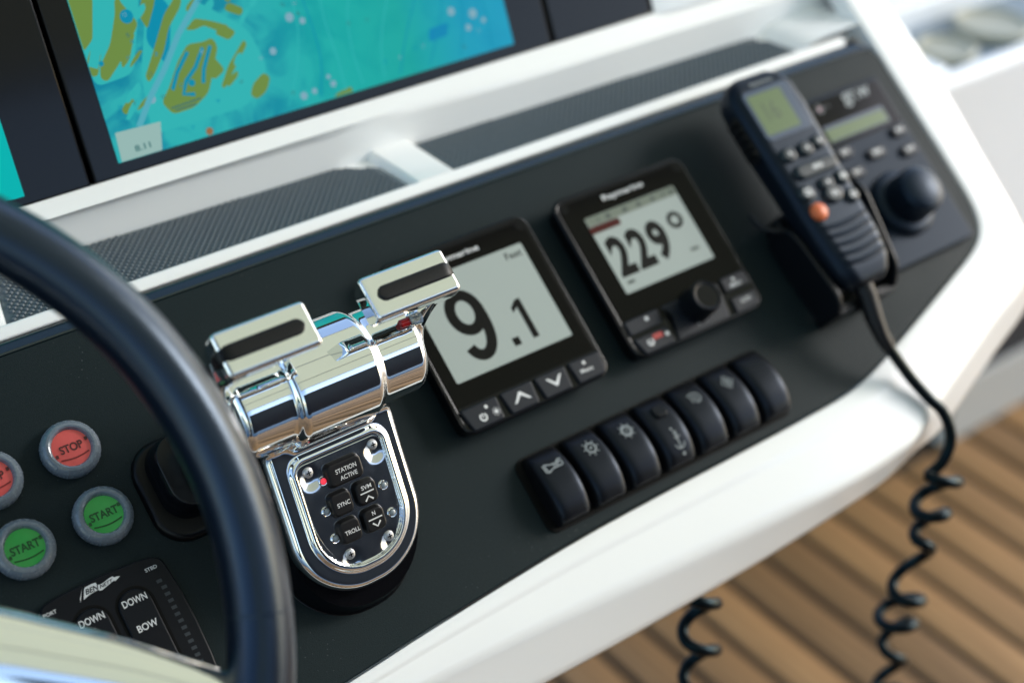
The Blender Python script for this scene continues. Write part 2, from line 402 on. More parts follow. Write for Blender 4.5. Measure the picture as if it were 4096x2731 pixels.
# left end: a rounded white corner
g = G()
pts = [(-386, 12), (-384, 6), (-378, 2.0), (-369, -.2)]
g.loft([[tray(-760, -.5, -.2), tray(-760, 62, -.2)]] + [[tray(-420, -.5, -.2), tray(-420, 62, -.2)], [tray(-392, -.5, -.4), tray(-377, 62, -.4)], [tray(-388, -.5, -2.5), tray(-373, 62, -2.5)], [tray(-386, -.5, DEPTH), tray(-371, 62, DEPTH)]], False, False, False).build('tray_end', gel, mould, ang=60)
# riser + ledge + display wall
RY, RZ = hz(*TR0, 49.5)
def riser(x, up, back=0.0):
    y, z = hz(*TR0, 0); s = tray_back(x) if up < 20 else 49.5
    y, z = hz(*TR0, s + back); y, z = vt(y, z, up); return (x, y, z)
B0 = (164.94, -18.63)                                          # display plane origin (y,z), direction 28 deg
cD, sD = math.cos(math.radians(28)), math.sin(math.radians(28))
def disp(x, s, o=0.0): return (x, B0[0] + s * cD - o * sD, B0[1] + s * sD + o * cD)
xs = [-900, -600, -330, -153, -91, 30, 211, 330]
g = G()
rows = []
for x in xs:
    a = riser(x, DEPTH); b = riser(x, 19, 1.0); c = riser(x, 23, 2.0); c2 = riser(x, 25.0, 4.5); d = disp(x, 6.2, 1.5); e = disp(x, 7.5, .5); f_ = disp(x, 8.0, -12)
    rows.append([a, tuple((np.array(a) * .12 + np.array(b) * .88)), b, c, c2, d, e, f_])
g.loft(rows, False, False, False).build('display_riser', gel, mould, ang=50)
# white wall right of the displays, and the right hand quarter of the console top
G().loft([[disp(126, 6, 1.0), disp(126, 300, 1.0)], [disp(140, 6, 4), disp(140, 300, 4)], [disp(330, 6, 8), disp(330, 300, 8)]], False, False, False).build('display_wall', gel, mould, ang=60)
G().loft([[disp(-900, -10, -14), disp(-900, 300, -14)], [disp(330, -10, -14), disp(330, 300, -14)]], False, False, False).build('display_wall', dark_m, mould)

# ---- forward cabinet beyond the walkway (world coordinates, mm)
Y0 = 270
cab = thing('forward_cabinet', 'blurred white cabinet with dark recess beyond the walkway at right', 'cabinet', world_at=(.9, .27, 0))
def W(x0, x1, y0, y1, z0, z1, name, m, bev=4): return G().box(x0 - 900, x1 - 900, y0 - 270, y1 - 270, z0, z1, bev).build(name, m, cab)
W(800, 2600, Y0 - 0, 900, 1, 96, 'plinth', mat('plinth_grey', (.42, .42, .40), .5))
W(800, 2600, Y0 + 6, 900, 96, 226, 'dark_recess', mat('cushion_navy', (.012, .015, .022), .55))
W(430, 2600, Y0 - 2, Y0 + 22, 226, 545, 'front_panel', gel2, 12)
W(430, 2600, Y0 + 20, 1100, 226, 528, 'tray_floor', grey_tray, 2)
W(430, 690, Y0 + 20, 1100, 528, 546, 'top', gel2, 5)
W(690, 2600, 405, 1100, 528, 560, 'top', gel2, 8)
for (hx, hy, r) in ((742, 335, 34), (838, 348, 44)):
    h = tag(G().lathe([(r, 0), (r, 10), (r - 2, 12), (r - 6, 12), (r - 8, 8), (0, 7)], 32).build('drink_holder', cream, None, worldspace=True), None)
    h.matrix_world = Matrix.Translation((hx * S, hy * S, .529))
    tag(h, 'blurred small cream round dish on grey tray nearest the console' if r == 34 else 'blurred larger cream round dish on grey tray by picture corner', 'dish', 'cream dishes on the grey tray')

# ---- canvas canopy overhead and dark helm seat behind the viewpoint: seen only in the chrome
cv = bpy.data.materials.new('canopy_canvas'); cv.use_nodes = True; t = cv.node_tree; t.nodes.clear()
out = t.nodes.new('ShaderNodeOutputMaterial'); df = t.nodes.new('ShaderNodeBsdfDiffuse'); tl = t.nodes.new('ShaderNodeBsdfTranslucent'); tp = t.nodes.new('ShaderNodeBsdfTransparent')
df.inputs[0].default_value = (.78, .76, .58, 1); tl.inputs[0].default_value = (.86, .82, .52, 1); tp.inputs[0].default_value = (1, 1, 1, 1)
m1 = t.nodes.new('ShaderNodeMixShader'); m1.inputs[0].default_value = .62; m2 = t.nodes.new('ShaderNodeMixShader'); m2.inputs[0].default_value = 0.0
t.links.new(df.outputs[0], m1.inputs[1]); t.links.new(tl.outputs[0], m1.inputs[2]); t.links.new(m1.outputs[0], m2.inputs[1]); t.links.new(tp.outputs[0], m2.inputs[2]); t.links.new(m2.outputs[0], out.inputs[0])
g = G()
g.loft([[(x, y, 1620 + 60 * math.cos((x - 50) / 1300 * 1.4)) for y in range(-1600, 351, 150)] for x in range(-1100, 1201, 100)], False, False, False)
canopy = g.build('canopy', cv, worldspace=True, ang=80); tag(canopy, kind='structure')
bow = mat('canopy_bow', (.5, .5, .5), .3, 1.0)
for y in (-1600, -950, -300, 350):
    G().tube([(x, y, 1600 + 60 * math.cos((x - 50) / 1300 * 1.4)) for x in range(-1100, 1201, 100)], 12, 10).build('bow', bow, canopy)
seat_m = mat('seat_navy', (.014, .018, .030), .5)
sg = G().prism(rrect(1250, 700, 90, 6), -60, 60, 40, 4)
seat = sg.build('helm_seat_back', seat_m, None, worldspace=True); seat.matrix_world = Matrix.Translation((.05, -1.05, .75)) @ Matrix.Rotation(math.radians(82), 4, 'X'); tag(seat, kind='structure')

# ================================================================== THE PANEL
pn = thing('instrument_panel', 'dark charcoal instrument panel with rounded corners set into white console', 'panel')
face = [(-760, -166)] + [(x, y + 1.2) for x, y in I2 if x > -700 and y < 80 and x < 300]
face = [(min(x, 281.8), y) for x, y in face] + [(281.8, 80), (278, 86), (268, 88), (-760, 88)]
G().prism(face, -10, 0, 1.2, 3).build('panel_plate', panel_m, pn, ang=50)
g = G(); rows = []
for x in (-760, 268): rows.append([(x, y, z) for y, z in ((87.6, -3), (87.7, -.05), (88.3, .35), (89.2, .15), (91.5, -.7), (94.5, -2.0), (96.3, -3.2), (96.8, -9))])
rows.append([(278, 85.6 + k * .9, z) for k, z in enumerate((-3, -.05, .35, .15, -.7, -2.0, -3.2, -9))])
g.loft(rows, False, False, False).build('edge_strip', edge_m, pn, ang=70)

# ---- grip mats in the trays
def grip_mat(label, x0b, x1b, x0f, x1f, rear):
    g = G(); n = 14
    def P(u, v, h):
        x = (x0f + (x0b - x0f) * v) * (1 - u) + (x1f + (x1b - x1f) * v) * u
        s = 1.2 + (rear(x) - 2.2) * v; return tray(x, s, DEPTH + h)
    t = thing('grip_mat', label, 'mat')
    ol0 = [P(u, 0, 0) for u in np.linspace(0, 1, 12)] + [P(1, v, 0) for v in np.linspace(.2, 1, 5)] + [P(u, 1, 0) for u in np.linspace(1, 0, 12)][1:] + [P(0, v, 0) for v in np.linspace(.8, .2, 4)]
    ol1 = [P(u, 0, 2.2) for u in np.linspace(0, 1, 12)] + [P(1, v, 2.2) for v in np.linspace(.2, 1, 5)] + [P(u, 1, 2.2) for u in np.linspace(1, 0, 12)][1:] + [P(0, v, 2.2) for v in np.linspace(.8, .2, 4)]
    G().loft([ol0, ol1], True, False, True).build('mat_sheet', mat_m, t)
    g = G(); dx, ds = 4.6, 2.6; r = 0
    L = x1b - x0b; sy = 1.5
    s = 3.0
    while s < 62:
        x = x0f + (dx / 2 if r % 2 else 0) - 20
        while x < x1b + 20:
            sb = rear(x) - 2.6; v = s / rear(x)
            xl = x0f + (x0b - x0f) * v + 2.6; xr = x1f + (x1b - x1f) * v - 2.6
            if s < sb and xl < x < xr:
                a, b = dx * .46, ds * .9
                q = [tray(x + p, s + w, DEPTH + 2.0) for p, w in ((-a, 0), (0, -b), (a, 0), (0, b))]
                q += [tray(x + p * .45, s + w * .45, DEPTH + 3.4) for p, w in ((-a, 0), (0, -b), (a, 0), (0, b))]
                g.add(q, [(0, 1, 5, 4), (1, 2, 6, 5), (2, 3, 7, 6), (3, 0, 4, 7), (4, 5, 6, 7)])
            x += dx
        s += ds; r += 1
    o = g.build('nubs', mat_m, t, ang=10); o['kind'] = 'stuff'
grip_mat('dark textured rubber mat in tray behind the throttle, left of white divider', -372, -127, -387, -124.5, lambda x: tray_back(x) - 1 - (max(0, x + 148) * .7))
grip_mat('dark textured rubber mat in tray right of white divider, behind the displays', -90.5, 217, -89.5, 221, lambda x: tray_back(x) - 1 - max(0, x - 208) * 1.2)

# ---- big screens
def screen_mat():
    m = bpy.data.materials.new('chart_sea'); m.use_nodes = True; t = m.node_tree; b = t.nodes['Principled BSDF']
    tc = t.nodes.new('ShaderNodeTexCoord'); sp = t.nodes.new('ShaderNodeSeparateXYZ'); t.links.new(tc.outputs['Object'], sp.inputs[0])
    n1 = t.nodes.new('ShaderNodeTexNoise'); n1.inputs['Scale'].default_value = 38; n1.inputs['Detail'].default_value = 8; n1.inputs['Distortion'].default_value = .8
    t.links.new(tc.outputs['Object'], n1.inputs['Vector'])
    mr = t.nodes.new('ShaderNodeMapRange'); mr.inputs['From Min'].default_value = -.29; mr.inputs['From Max'].default_value = .002
    t.links.new(sp.outputs['X'], mr.inputs['Value'])
    ra = t.nodes.new('ShaderNodeValToRGB'); e = ra.color_ramp.elements
    e[0].position = 0; e[0].color = (0, .40, .56, 1); e[1].position = 1; e[1].color = (0, .44, .72, 1)
    for p, c in ((.2, (0, .52, .62)), (.36, (0, .46, .56)), (.5, (.0, .56, .52)), (.72, (0, .52, .47)), (.88, (0, .44, .68))):
        k = ra.color_ramp.elements.new(p); k.color = (*c, 1)
    t.links.new(mr.outputs[0], ra.inputs[0])
    rb = t.nodes.new('ShaderNodeValToRGB'); rb.color_ramp.elements[0].position = .40; rb.color_ramp.elements[1].position = .56
    rb.color_ramp.elements[0].color = (0, .30, .46, 1); rb.color_ramp.elements[1].color = (.04, .64, .62, 1)
    t.links.new(n1.outputs['Fac'], rb.inputs[0])
    mf = t.nodes.new('ShaderNodeMapRange'); mf.inputs['From Min'].default_value = -.20; mf.inputs['From Max'].default_value = -.12; mf.inputs['To Min'].default_value = .75; mf.inputs['To Max'].default_value = .10
    t.links.new(sp.outputs['X'], mf.inputs['Value'])
    mx = t.nodes.new('ShaderNodeMix'); mx.data_type = 'RGBA'
    t.links.new(mf.outputs[0], mx.inputs['Factor']); t.links.new(ra.outputs[0], mx.inputs['A']); t.links.new(rb.outputs[0], mx.inputs['B'])
    b.inputs['Base Color'].default_value = (.004, .006, .006, 1); b.inputs['Roughness'].default_value = .3; b.inputs['Specular IOR Level'].default_value = .1
    t.links.new(mx.outputs['Result'], b.inputs['Emission Color']); b.inputs['Emission Strength'].default_value = .30
    return m
sea = screen_mat()
def em(name, c, s=.30): return mat(name, tuple(v * .02 for v in c), .3, spec=.1, emit=c, es=s)
land = em('chart_land', (.21, .36, .075)); lane = em('chart_lane', (.12, .56, .68)); shoal = em('chart_shoal', (.04, .62, .62)); deep = em('chart_deep', (0, .36, .56)); boxm = em('chart_box', (.42, .66, .62)); spot = em('chart_spot', (.28, .55, .68)); orn = em('chart_orange', (.4, .2, .08)); boxt = em('chart_text', (.06, .22, .22)); cyan2 = em('chart_cyan', (.0, .62, .60))
Rd = Matrix.Rotation(math.radians(28), 4, 'X')
def display(name, label, x0, x1, s1, sx0, sx1, ss0, ss1):
    t = bpy.data.objects.new(name, None); col.objects.link(t); t.empty_display_size = .02
    t.matrix_world = M @ Matrix.Translation((0, B0[0] * S, B0[1] * S)) @ Rd
    tag(t, label, 'display')
    G().prism([(x0, 7.6), (x1, 7.6), (x1, s1), (x0, s1)], -12, 0, 1.2, 3).build('bezel', blk_g, t)
    if sx0 is not None:
        G().flat([(sx0, ss0), (sx1, ss0), (sx1, ss1), (sx0, ss1)], .35).build('screen', sea, t)
    return t
ch = display('chart_display', 'large screen with turquoise sea chart and olive islands', -303.5, 33, 240, -287, 2.3, 15.2, 180)
sec = display('chart_display', 'screen with plain cyan edge cut off at the left border', -640, -306.5, 240, None, None, 0, 0)
G().flat([(-620, 12.9), (-345, 12.9), (-343.7, 180), (-620, 180)], .35).build('screen', cyan2, sec)
blank = display('blank_display_panel', 'blank glossy black panel right of the chart screen', 36.5, 124, 240, None, None, 0, 0)
scr = [o for o in ch.children if o.name.startswith('screen')][0]
def patch(pts, m, z=.45, r=2.0, name='chart_land'):
    return G().flat(roundpoly(pts, r, 4), z).build(name, m, ch)
# shoals, then land
patch([(-286.5, 60), (-262, 62), (-246, 100), (-240, 130), (-286.5, 130)], shoal, .40, 6, 'chart_shoal')
patch([(-262, 25), (-196, 26), (-178, 44), (-184, 70), (-215, 96), (-240, 104), (-258, 60)], shoal, .40, 8, 'chart_shoal')
patch([(-240, 60), (-228, 92), (-236, 108), (-249, 78)], deep, .42, 4, 'chart_water')
patch([(-286.6, 81), (-279.6, 86.3), (-272.5, 108), (-268, 125), (-286.6, 125)], land)
patch([(-257.7, 104.2), (-250.2, 88.8), (-264.3, 73.0), (-278.4, 61.4), (-282.0, 63.7), (-280.6, 70.2), (-270.4, 81.3), (-262.2, 97.1), (-256, 120), (-244, 122)], land, r=3)
patch([(-225.1, 96.8), (-233.2, 90.4), (-244.8, 73.7), (-255.8, 58.4), (-254.8, 54.7), (-249.9, 58.3), (-240.0, 69.8), (-233.0, 82.0), (-222, 92), (-214, 110), (-220, 110)], land, r=3)
patch([(-224.6, 70.2), (-233.3, 62.5), (-244.0, 48.4), (-250.8, 41.7), (-245.9, 33.3), (-231.9, 33.8), (-220.7, 39.5), (-215.5, 48.1), (-206.3, 64.3), (-208.2, 70.5), (-214.1, 69.1)], land, r=3)
patch([(-223.5, 78.3), (-215.6, 83.5), (-205.9, 79.8), (-195.8, 74.6), (-196.4, 70.5), (-204.7, 73.9), (-211.1, 78.2), (-217.8, 77.0)], land)
patch([(-188.8, 64.4), (-187.4, 61.2), (-200.3, 48.6), (-209.7, 39.5), (-211.4, 41.3), (-203.1, 52.1)], land)
patch([(-182.1, 42.5), (-178.5, 38.7), (-183.3, 31.2), (-190.9, 28.0), (-194.7, 31.2), (-191.1, 37.5)], land, r=3)
patch([(-137.2, 17.7), (-126.3, 19.3), (-125.8, 15.8), (-139.7, 15.8)], land, r=1)
for cx_, cy_, r_ in ((-256, 94, 4.2), (-229, 48, 2.2), (-279, 72, 1.6)): patch(circ(r_, 10, cx_, cy_), deep, .55, 1, 'chart_pond')
for ln in ([(-216, 66), (-224, 56), (-232, 50), (-236, 43), (-229, 41)], [(-211, 66), (-219, 54), (-222, 46)], [(-226, 66), (-236, 56), (-242, 47)]):
    G().stroke(ln, 2.4, .52).build('chart_canal', deep, ch)
G().stroke([(-206, 97), (-228.6, 76.8), (-243.4, 59.4), (-256.9, 46.1), (-268.6, 32)], 3.6, .56).build('chart_road', lane, ch)
G().stroke([(-258, 112), (-275.4, 88.0), (-284.5, 71.0)], 6, .50).build('chart_channel', shoal, ch)
G().flat([(-284.9, 15.4), (-259.1, 15.4), (-254.9, 31.5), (-283.7, 32.4)], .6).build('readout_box', boxm, ch)
lettering('8.11', 10, 3.6, boxt, ch, (-270, 20.5, .7), .02)
for cx_, cy_, r_ in ((-256, 45, 2.6), (-172, 53, 2.4), (-160, 22, 2.6), (-152, 23, 2), (-138, 24, 2.2), (-140, 29, 1.6), (-155, 70, 3), (-147, 66, 2.2), (-40, 47, 3), (-24, 42, 3.4), (-30, 34, 2.4), (-17, 36, 2)): patch(circ(r_, 10, cx_, cy_), spot, .5, .5, 'chart_mark')
patch(circ(2.4, 10, -227, 15.9 + 2), orn, .6, .5, 'chart_mark')
for pts in ([(-286.6, 66), (-283, 66), (-277, 78), (-280, 84), (-286.6, 76)], [(-268, 66), (-262, 70), (-254, 84), (-257, 88), (-266, 76)], [(-246, 84), (-238, 96), (-232, 108), (-238, 110), (-249, 94)], [(-214, 96), (-206, 104), (-198, 112), (-210, 114)], [(-236, 44), (-231, 50), (-226, 47), (-230, 40)], [(-206, 72), (-198, 66), (-192, 70), (-200, 77)], [(-218, 62), (-210, 58), (-206, 50), (-214, 46), (-222, 54)], [(-196, 84), (-186, 78), (-183, 82), (-192, 88)], [(-276, 44), (-268, 50), (-266, 46), (-274, 40)]): patch(pts, land, .455, 2.5)
rc = random.Random(3)
isles = [(-268, 50), (-262, 44), (-270, 42), (-205, 88), (-190, 92), (-196, 54), (-188, 56), (-203, 44), (-215, 92), (-247, 95), (-240, 100), (-258, 70), (-252, 66), (-176, 84), (-184, 78), (-264, 52)]
for (ix, iy) in isles:
    w_ = rc.uniform(1.2, 3.4); h_ = rc.uniform(2.5, 7); a_ = rc.uniform(-1.0, -.5)
    pts = [(ix + w_ * rc.uniform(.7, 1.2) * math.cos(q) * math.cos(a_) - h_ * math.sin(q) * math.sin(a_), iy + w_ * math.cos(q) * math.sin(a_) + h_ * rc.uniform(.7, 1.2) * math.sin(q) * math.cos(a_)) for q in np.linspace(0, 2 * math.pi, 9)[:-1]]
    patch(pts, rc.choice((land, land, shoal)), .47, 1, 'chart_islet')
for k in range(46):
    x_ = rc.uniform(-284, -4); y_ = rc.uniform(19, 100)
    lettering(str(rc.randint(2, 19)), 2.2, 2.4, rc.choice((boxt, deep, spot)), ch, (x_, y_, .62), .0, name='chart_sounding')
for k in range(9):
    x_ = -170 + 18 * k + rc.uniform(-5, 5); pth = [(x_ + 9 * math.sin(q * .9 + k) + 6 * q, 18 + 22 * q, 0) for q in range(5)]
    G().stroke([p[:2] for p in smooth_path(pth, 4)], .7, .46).build('chart_contour', rc.choice((deep, shoal)), ch)
for ln in ([(-246, 37), (-226, 38)], [(-244, 35.2), (-230, 35.6)]): G().stroke(ln, .9, .58).build('chart_name', boxt, ch)
patch([(-60, 40), (-45, 41), (-47, 33), (-62, 32)], em('chart_blue', (0, .33, .62)), .45, 2, 'chart_water')

# ================================================================== INSTRUMENTS
def inst_housing(t):
    ol = rrect(110, 115, 9, 6)
    g = G(); g.loft([[(x, y, 0) for x, y in offs(ol, -2.5)], [(x, y, 9) for x, y in offs(ol, -1.6)], [(x, y, 10.2) for x, y in offs(ol, -.2)], [(x, y, 12.4) for x, y in ol], [(x, y, 13.5) for x, y in offs(ol, -.6)], [(x, y, 13.9) for x, y in offs(ol, -1.6)], [(x, y, 13.7) for x, y in offs(ol, -2.6)], [(x, y, 13.3) for x, y in offs(ol, -3.0)]], True, True, True)
    g.build('housing', blk_g, t, ang=60)
    G().prism(rrect(103.4, 92.4, [6, 6, 1.5, 1.5], 5, 0, 6.4), 13.1, 13.75, .3, 2).build('face_glass', blk_face, t)
def key(t, pts, z0=13.0, z1=15.2, r=1.5, m=blk_navy): return G().prism(roundpoly(pts, r, 4), z0, z1, 1.1, 3).build('key', m, t, ang=50)
d1 = thing('depth_display', 'square black instrument display showing 9.1 feet right of the throttle', 'display', (-130.4, .6, 0))
inst_housing(d1)
lc = G().flat(rrect(86.2, 66, 1, 2, -.8, 6.6), 13.95).build('lcd', lcd_m, d1)
nine = G()
nine.stroke([(-16.3 + 9.2 * math.cos(math.radians(a)), 11.6 + 11.4 * math.sin(math.radians(a))) for a in range(0, 360, 12)], 6.9, 0, True)
nine.build('digit', lcd_dig, d1, (0, 0, 14.1))
tail = [(-6.9, 13), (-6.6, 6), (-6.8, 0), (-7.8, -6), (-10.0, -11.4), (-13.4, -15.2), (-17.2, -16.4), (-20.6, -15.4), (-23.2, -12.6), (-24.4, -9.4)]
G().stroke([tuple(p[:2]) for p in smooth_path([(x, y, 0) for x, y in tail], 4)], 6.9).build('digit', lcd_dig, d1, (0, 0, 14.12))
G().flat([(x, y) for x, y in rrect(5.0, 5.2, .3, 1, 5.6, -16.6)], 14.1).build('digit', lcd_dig, d1)
g = G(); g.flat([(17.2, -18.8), (21.6, -18.8), (21.6, 7.6), (18.2, 7.6), (13.2, 3.6), (13.2, .2), (17.2, 3.0)], 14.1); g.build('digit', lcd_dig, d1)
lettering('Feet', 12.2, 4.6, lcd_dig, d1, (33.4, 34.2, 14.1), .005)
lettering('Raymarine', 33.5, 5.0, white_p, d1, (-2.6, 46.2, 13.9), .012)
for i, pts in enumerate(([(-51.8, -41.6), (-25.8, -41.6), (-27, -55.9), (-49, -55.9)], [(-23.0, -41.6), (.2, -41.6), (-1.2, -55.9), (-21.4, -55.9)], [(2.4, -41.6), (25.4, -41.6), (24.0, -55.9), (3.8, -55.9)], [(28.2, -41.6), (52.6, -41.6), (50.4, -55.9), (29.4, -55.9)])):
    k = key(d1, pts)
    def ic(g): g.build('icon', white_p, k, (0, 0, 15.3))
    if i == 0:
        ic(G().flat(circ(1.15, 12, -35.1, -45.3)))
        ic(G().stroke([(-39.7 + 2.1 * math.cos(math.radians(a)), -50.4 + 2.1 * math.sin(math.radians(a))) for a in range(115, 426, 20)], 1.1)); ic(G().stroke([(-39.7, -48), (-39.7, -50.6)], .8))
        ic(G().flat(circ(1.2, 12, -30.4, -50.2)))
        for a in range(0, 360, 45): ic(G().stroke([(-30.4 + 1.7 * math.cos(math.radians(a)), -50.2 + 1.7 * math.sin(math.radians(a))), (-30.4 + 2.6 * math.cos(math.radians(a)), -50.2 + 2.6 * math.sin(math.radians(a)))], .5))
    if i == 1: ic(G().flat([(-17.2, -51.2), (-15.4, -51.2), (-10.9, -47.4), (-6.6, -51.2), (-4.8, -51.2), (-10.2, -45.2), (-11.6, -45.2)]))
    if i == 2: ic(G().flat([(9.0, -45.2), (10.8, -45.2), (14.7, -49.0), (18.9, -45.2), (20.7, -45.2), (15.4, -51.2), (14, -51.2)]))
    if i == 3:
        ic(G().flat(circ(1.15, 12, 38.6, -45.0))); lettering('Menu', 9.2, 2.6, white_p, k, (38.2, -49.6, 15.3), .012)
for cx_ in (-48, 48): G().flat(circ(3.6, 16, cx_, 50), 13.95).build('corner_dot', blk_g, d1)

d2 = thing('pilot_display', 'square black instrument display showing 229 degrees with a rotary knob', 'display', (0, 0, 0))
inst_housing(d2)
lc = G().flat(rrect(75.1, 55.3, 1, 2, -.2, 11.7), 13.95).build('lcd', lcd_m, d2)
G().flat([(-37.4, 33.0), (37, 33.0), (37, 39.2), (-37.4, 39.2)], 14.02).build('lcd_band', lcd_bar, d2)
for x, w in ((-29, 1), (-22, 3.6), (-8, 3.6), (4, 3), (16, 3), (26, 1.4), (32, 3)): G().flat([(x, 34), (x + w, 34), (x + w, 37.6), (x, 37.6)], 14.06).build('lcd_mark', lcd_tick, d2)
G().flat(rrect(24.5, 5.0, 1.5, 3, -26.2, 30.2), 14.08).build('lcd_bar', lcd_red, d2)
for s_, x in (('2', -26.8), ('2', -10.6), ('9', 5.8)): lettering(s_, 14.4, 28.2, lcd_dig, d2, (x, 8.6, 14.1), .042, name='digit')
G().stroke(circ(4.6, 20, 24.6, 17.2), 2.9, 14.1, True).build('digit', lcd_dig, d2)
for x, y, w in ((-30, -9.5, 6), (27, -5.4, 7)): G().flat(rrect(w, 2.2, .5, 1, x, y), 14.05).build('lcd_mark', lcd_tick, d2)
lettering('Raymarine', 34, 5.0, white_p, d2, (-.2, 47.4, 13.9), .012)
ks = [key(d2, [(-51.6, -31.8), (-23.6, -31.8), (-25.4, -41.6), (-51.6, -41.6)]), key(d2, [(-51.4, -44.4), (-24.2, -44.4), (-23.4, -55.9), (-48, -55.9)]), key(d2, [(-20.8, -31.8), (27.6, -31.8), (27.0, -40), (24, -55.9), (-20.6, -55.9), (-17, -40)], 13.0, 14.4), key(d2, [(30.6, -30.8), (52, -30.8), (52, -40.6), (30, -40.6)]), key(d2, [(30.6, -45.4), (52, -45.4), (50, -55.9), (29.6, -55.9)])]
G().flat(circ(1.4, 12, -35, -35.2)).build('icon', white_p, ks[0], (0, 0, 15.3))
G().stroke([(-41 + 1.9 * math.cos(math.radians(a)), -49.8 + 1.9 * math.sin(math.radians(a))) for a in range(115, 426, 20)], 1.2).build('icon', white_p, ks[1], (0, 0, 15.3))
G().flat(rrect(7.6, 3.4, .8, 3, -34, -47.8)).build('icon', mat('print_red', (.35, .015, .012), .4, emit=(.8, .03, .02), es=.05), ks[1], (0, 0, 15.3))
lettering('STBY', 6.4, 1.9, mat('print_pink', (.33, .12, .11), .5), ks[1], (-34, -47.8, 15.4))
G().flat(circ(1.5, 12, -26.8, -49.0)).build('icon', white_p, ks[1], (0, 0, 15.3))
G().flat(circ(1.15, 12, 40.2, -34.2)).build('icon', white_p, ks[3], (0, 0, 15.3)); lettering('MENU', 9.2, 2.6, white_p, ks[3], (40.2, -37.8, 15.3), .012)
lettering('AUTO', 9.0, 2.7, white_p, ks[4], (41, -49.6, 15.3), .012)
for x in (-1, 6): G().flat(circ(.7, 8, x, -51.5)).build('icon', grey_p, ks[2], (0, 0, 14.5))
kn = G().lathe([(11.5, 14), (11.5, 16), (10.8, 17), (10.6, 29), (10.2, 30.6), (9.4, 31.2), (8.6, 30.6), (7.5, 30.0), (0, 29.8)], 96, (3.2, -40.2, 0), mod=lambda a: 1 + .018 * math.cos(24 * a)).build('knob', blk, d2, ang=40)
G().flat(circ(7.6, 24, 3.2, -40.2), 30.2).build('knob_cap', blk_g, kn)
for cx_ in (-48, 48): G().flat(circ(3.6, 16, cx_, 50), 13.95).build('corner_dot', blk_g, d2)

# ================================================================== ROCKER SWITCHES
fr = thing('switch_frame', 'black mounting frame around the row of rocker switches', 'frame')
def loopz(ol, z): return [(x, y, z) for x, y in ol]
ol = rrect(200, 48.5, 7, 4, -60.6, -103.2)
G().prism(ol, 0, 1.2, .5, 2).build('frame', dark_m, fr)
prof = [(-80.2, 1.0), (-80.5, 4.6), (-82.4, 7.4), (-86, 9.9), (-91, 12.1), (-97, 13.9), (-103, 15.0), (-109, 15.3), (-114, 14.8), (-119, 13.5), (-122.5, 11.9), (-124.4, 10.3), (-125.2, 8.4), (-124.4, 1.0)]
RWD = (23, 23.6, 24.8, 25.8, 26.4, 26.8, 26.8, 26.4, 25.9, 25.1, 24.2, 23.0, 21.4, 20.6)
def surf(y):
    for (y0, z0), (y1, z1) in zip(prof, prof[1:]):
        if y1 <= y <= y0 and y1 < y0: return z0 + (z1 - z0) * (y0 - y) / (y0 - y1), math.atan2(z0 - z1, y0 - y1)
    return 10, 0
RL = ['rocker switch with horn symbol, first from the throttle', 'rocker switch with lamp symbol, second from the throttle', 'rocker switch with bright lamp symbol, third from the throttle', 'rocker switch with lock button and anchor symbol, in mid row', 'rocker switch with rounded vent symbol, fifth from the throttle', 'rocker switch with diamond wiper symbol, sixth from the throttle', 'blank rocker switch at the far right end of the row']
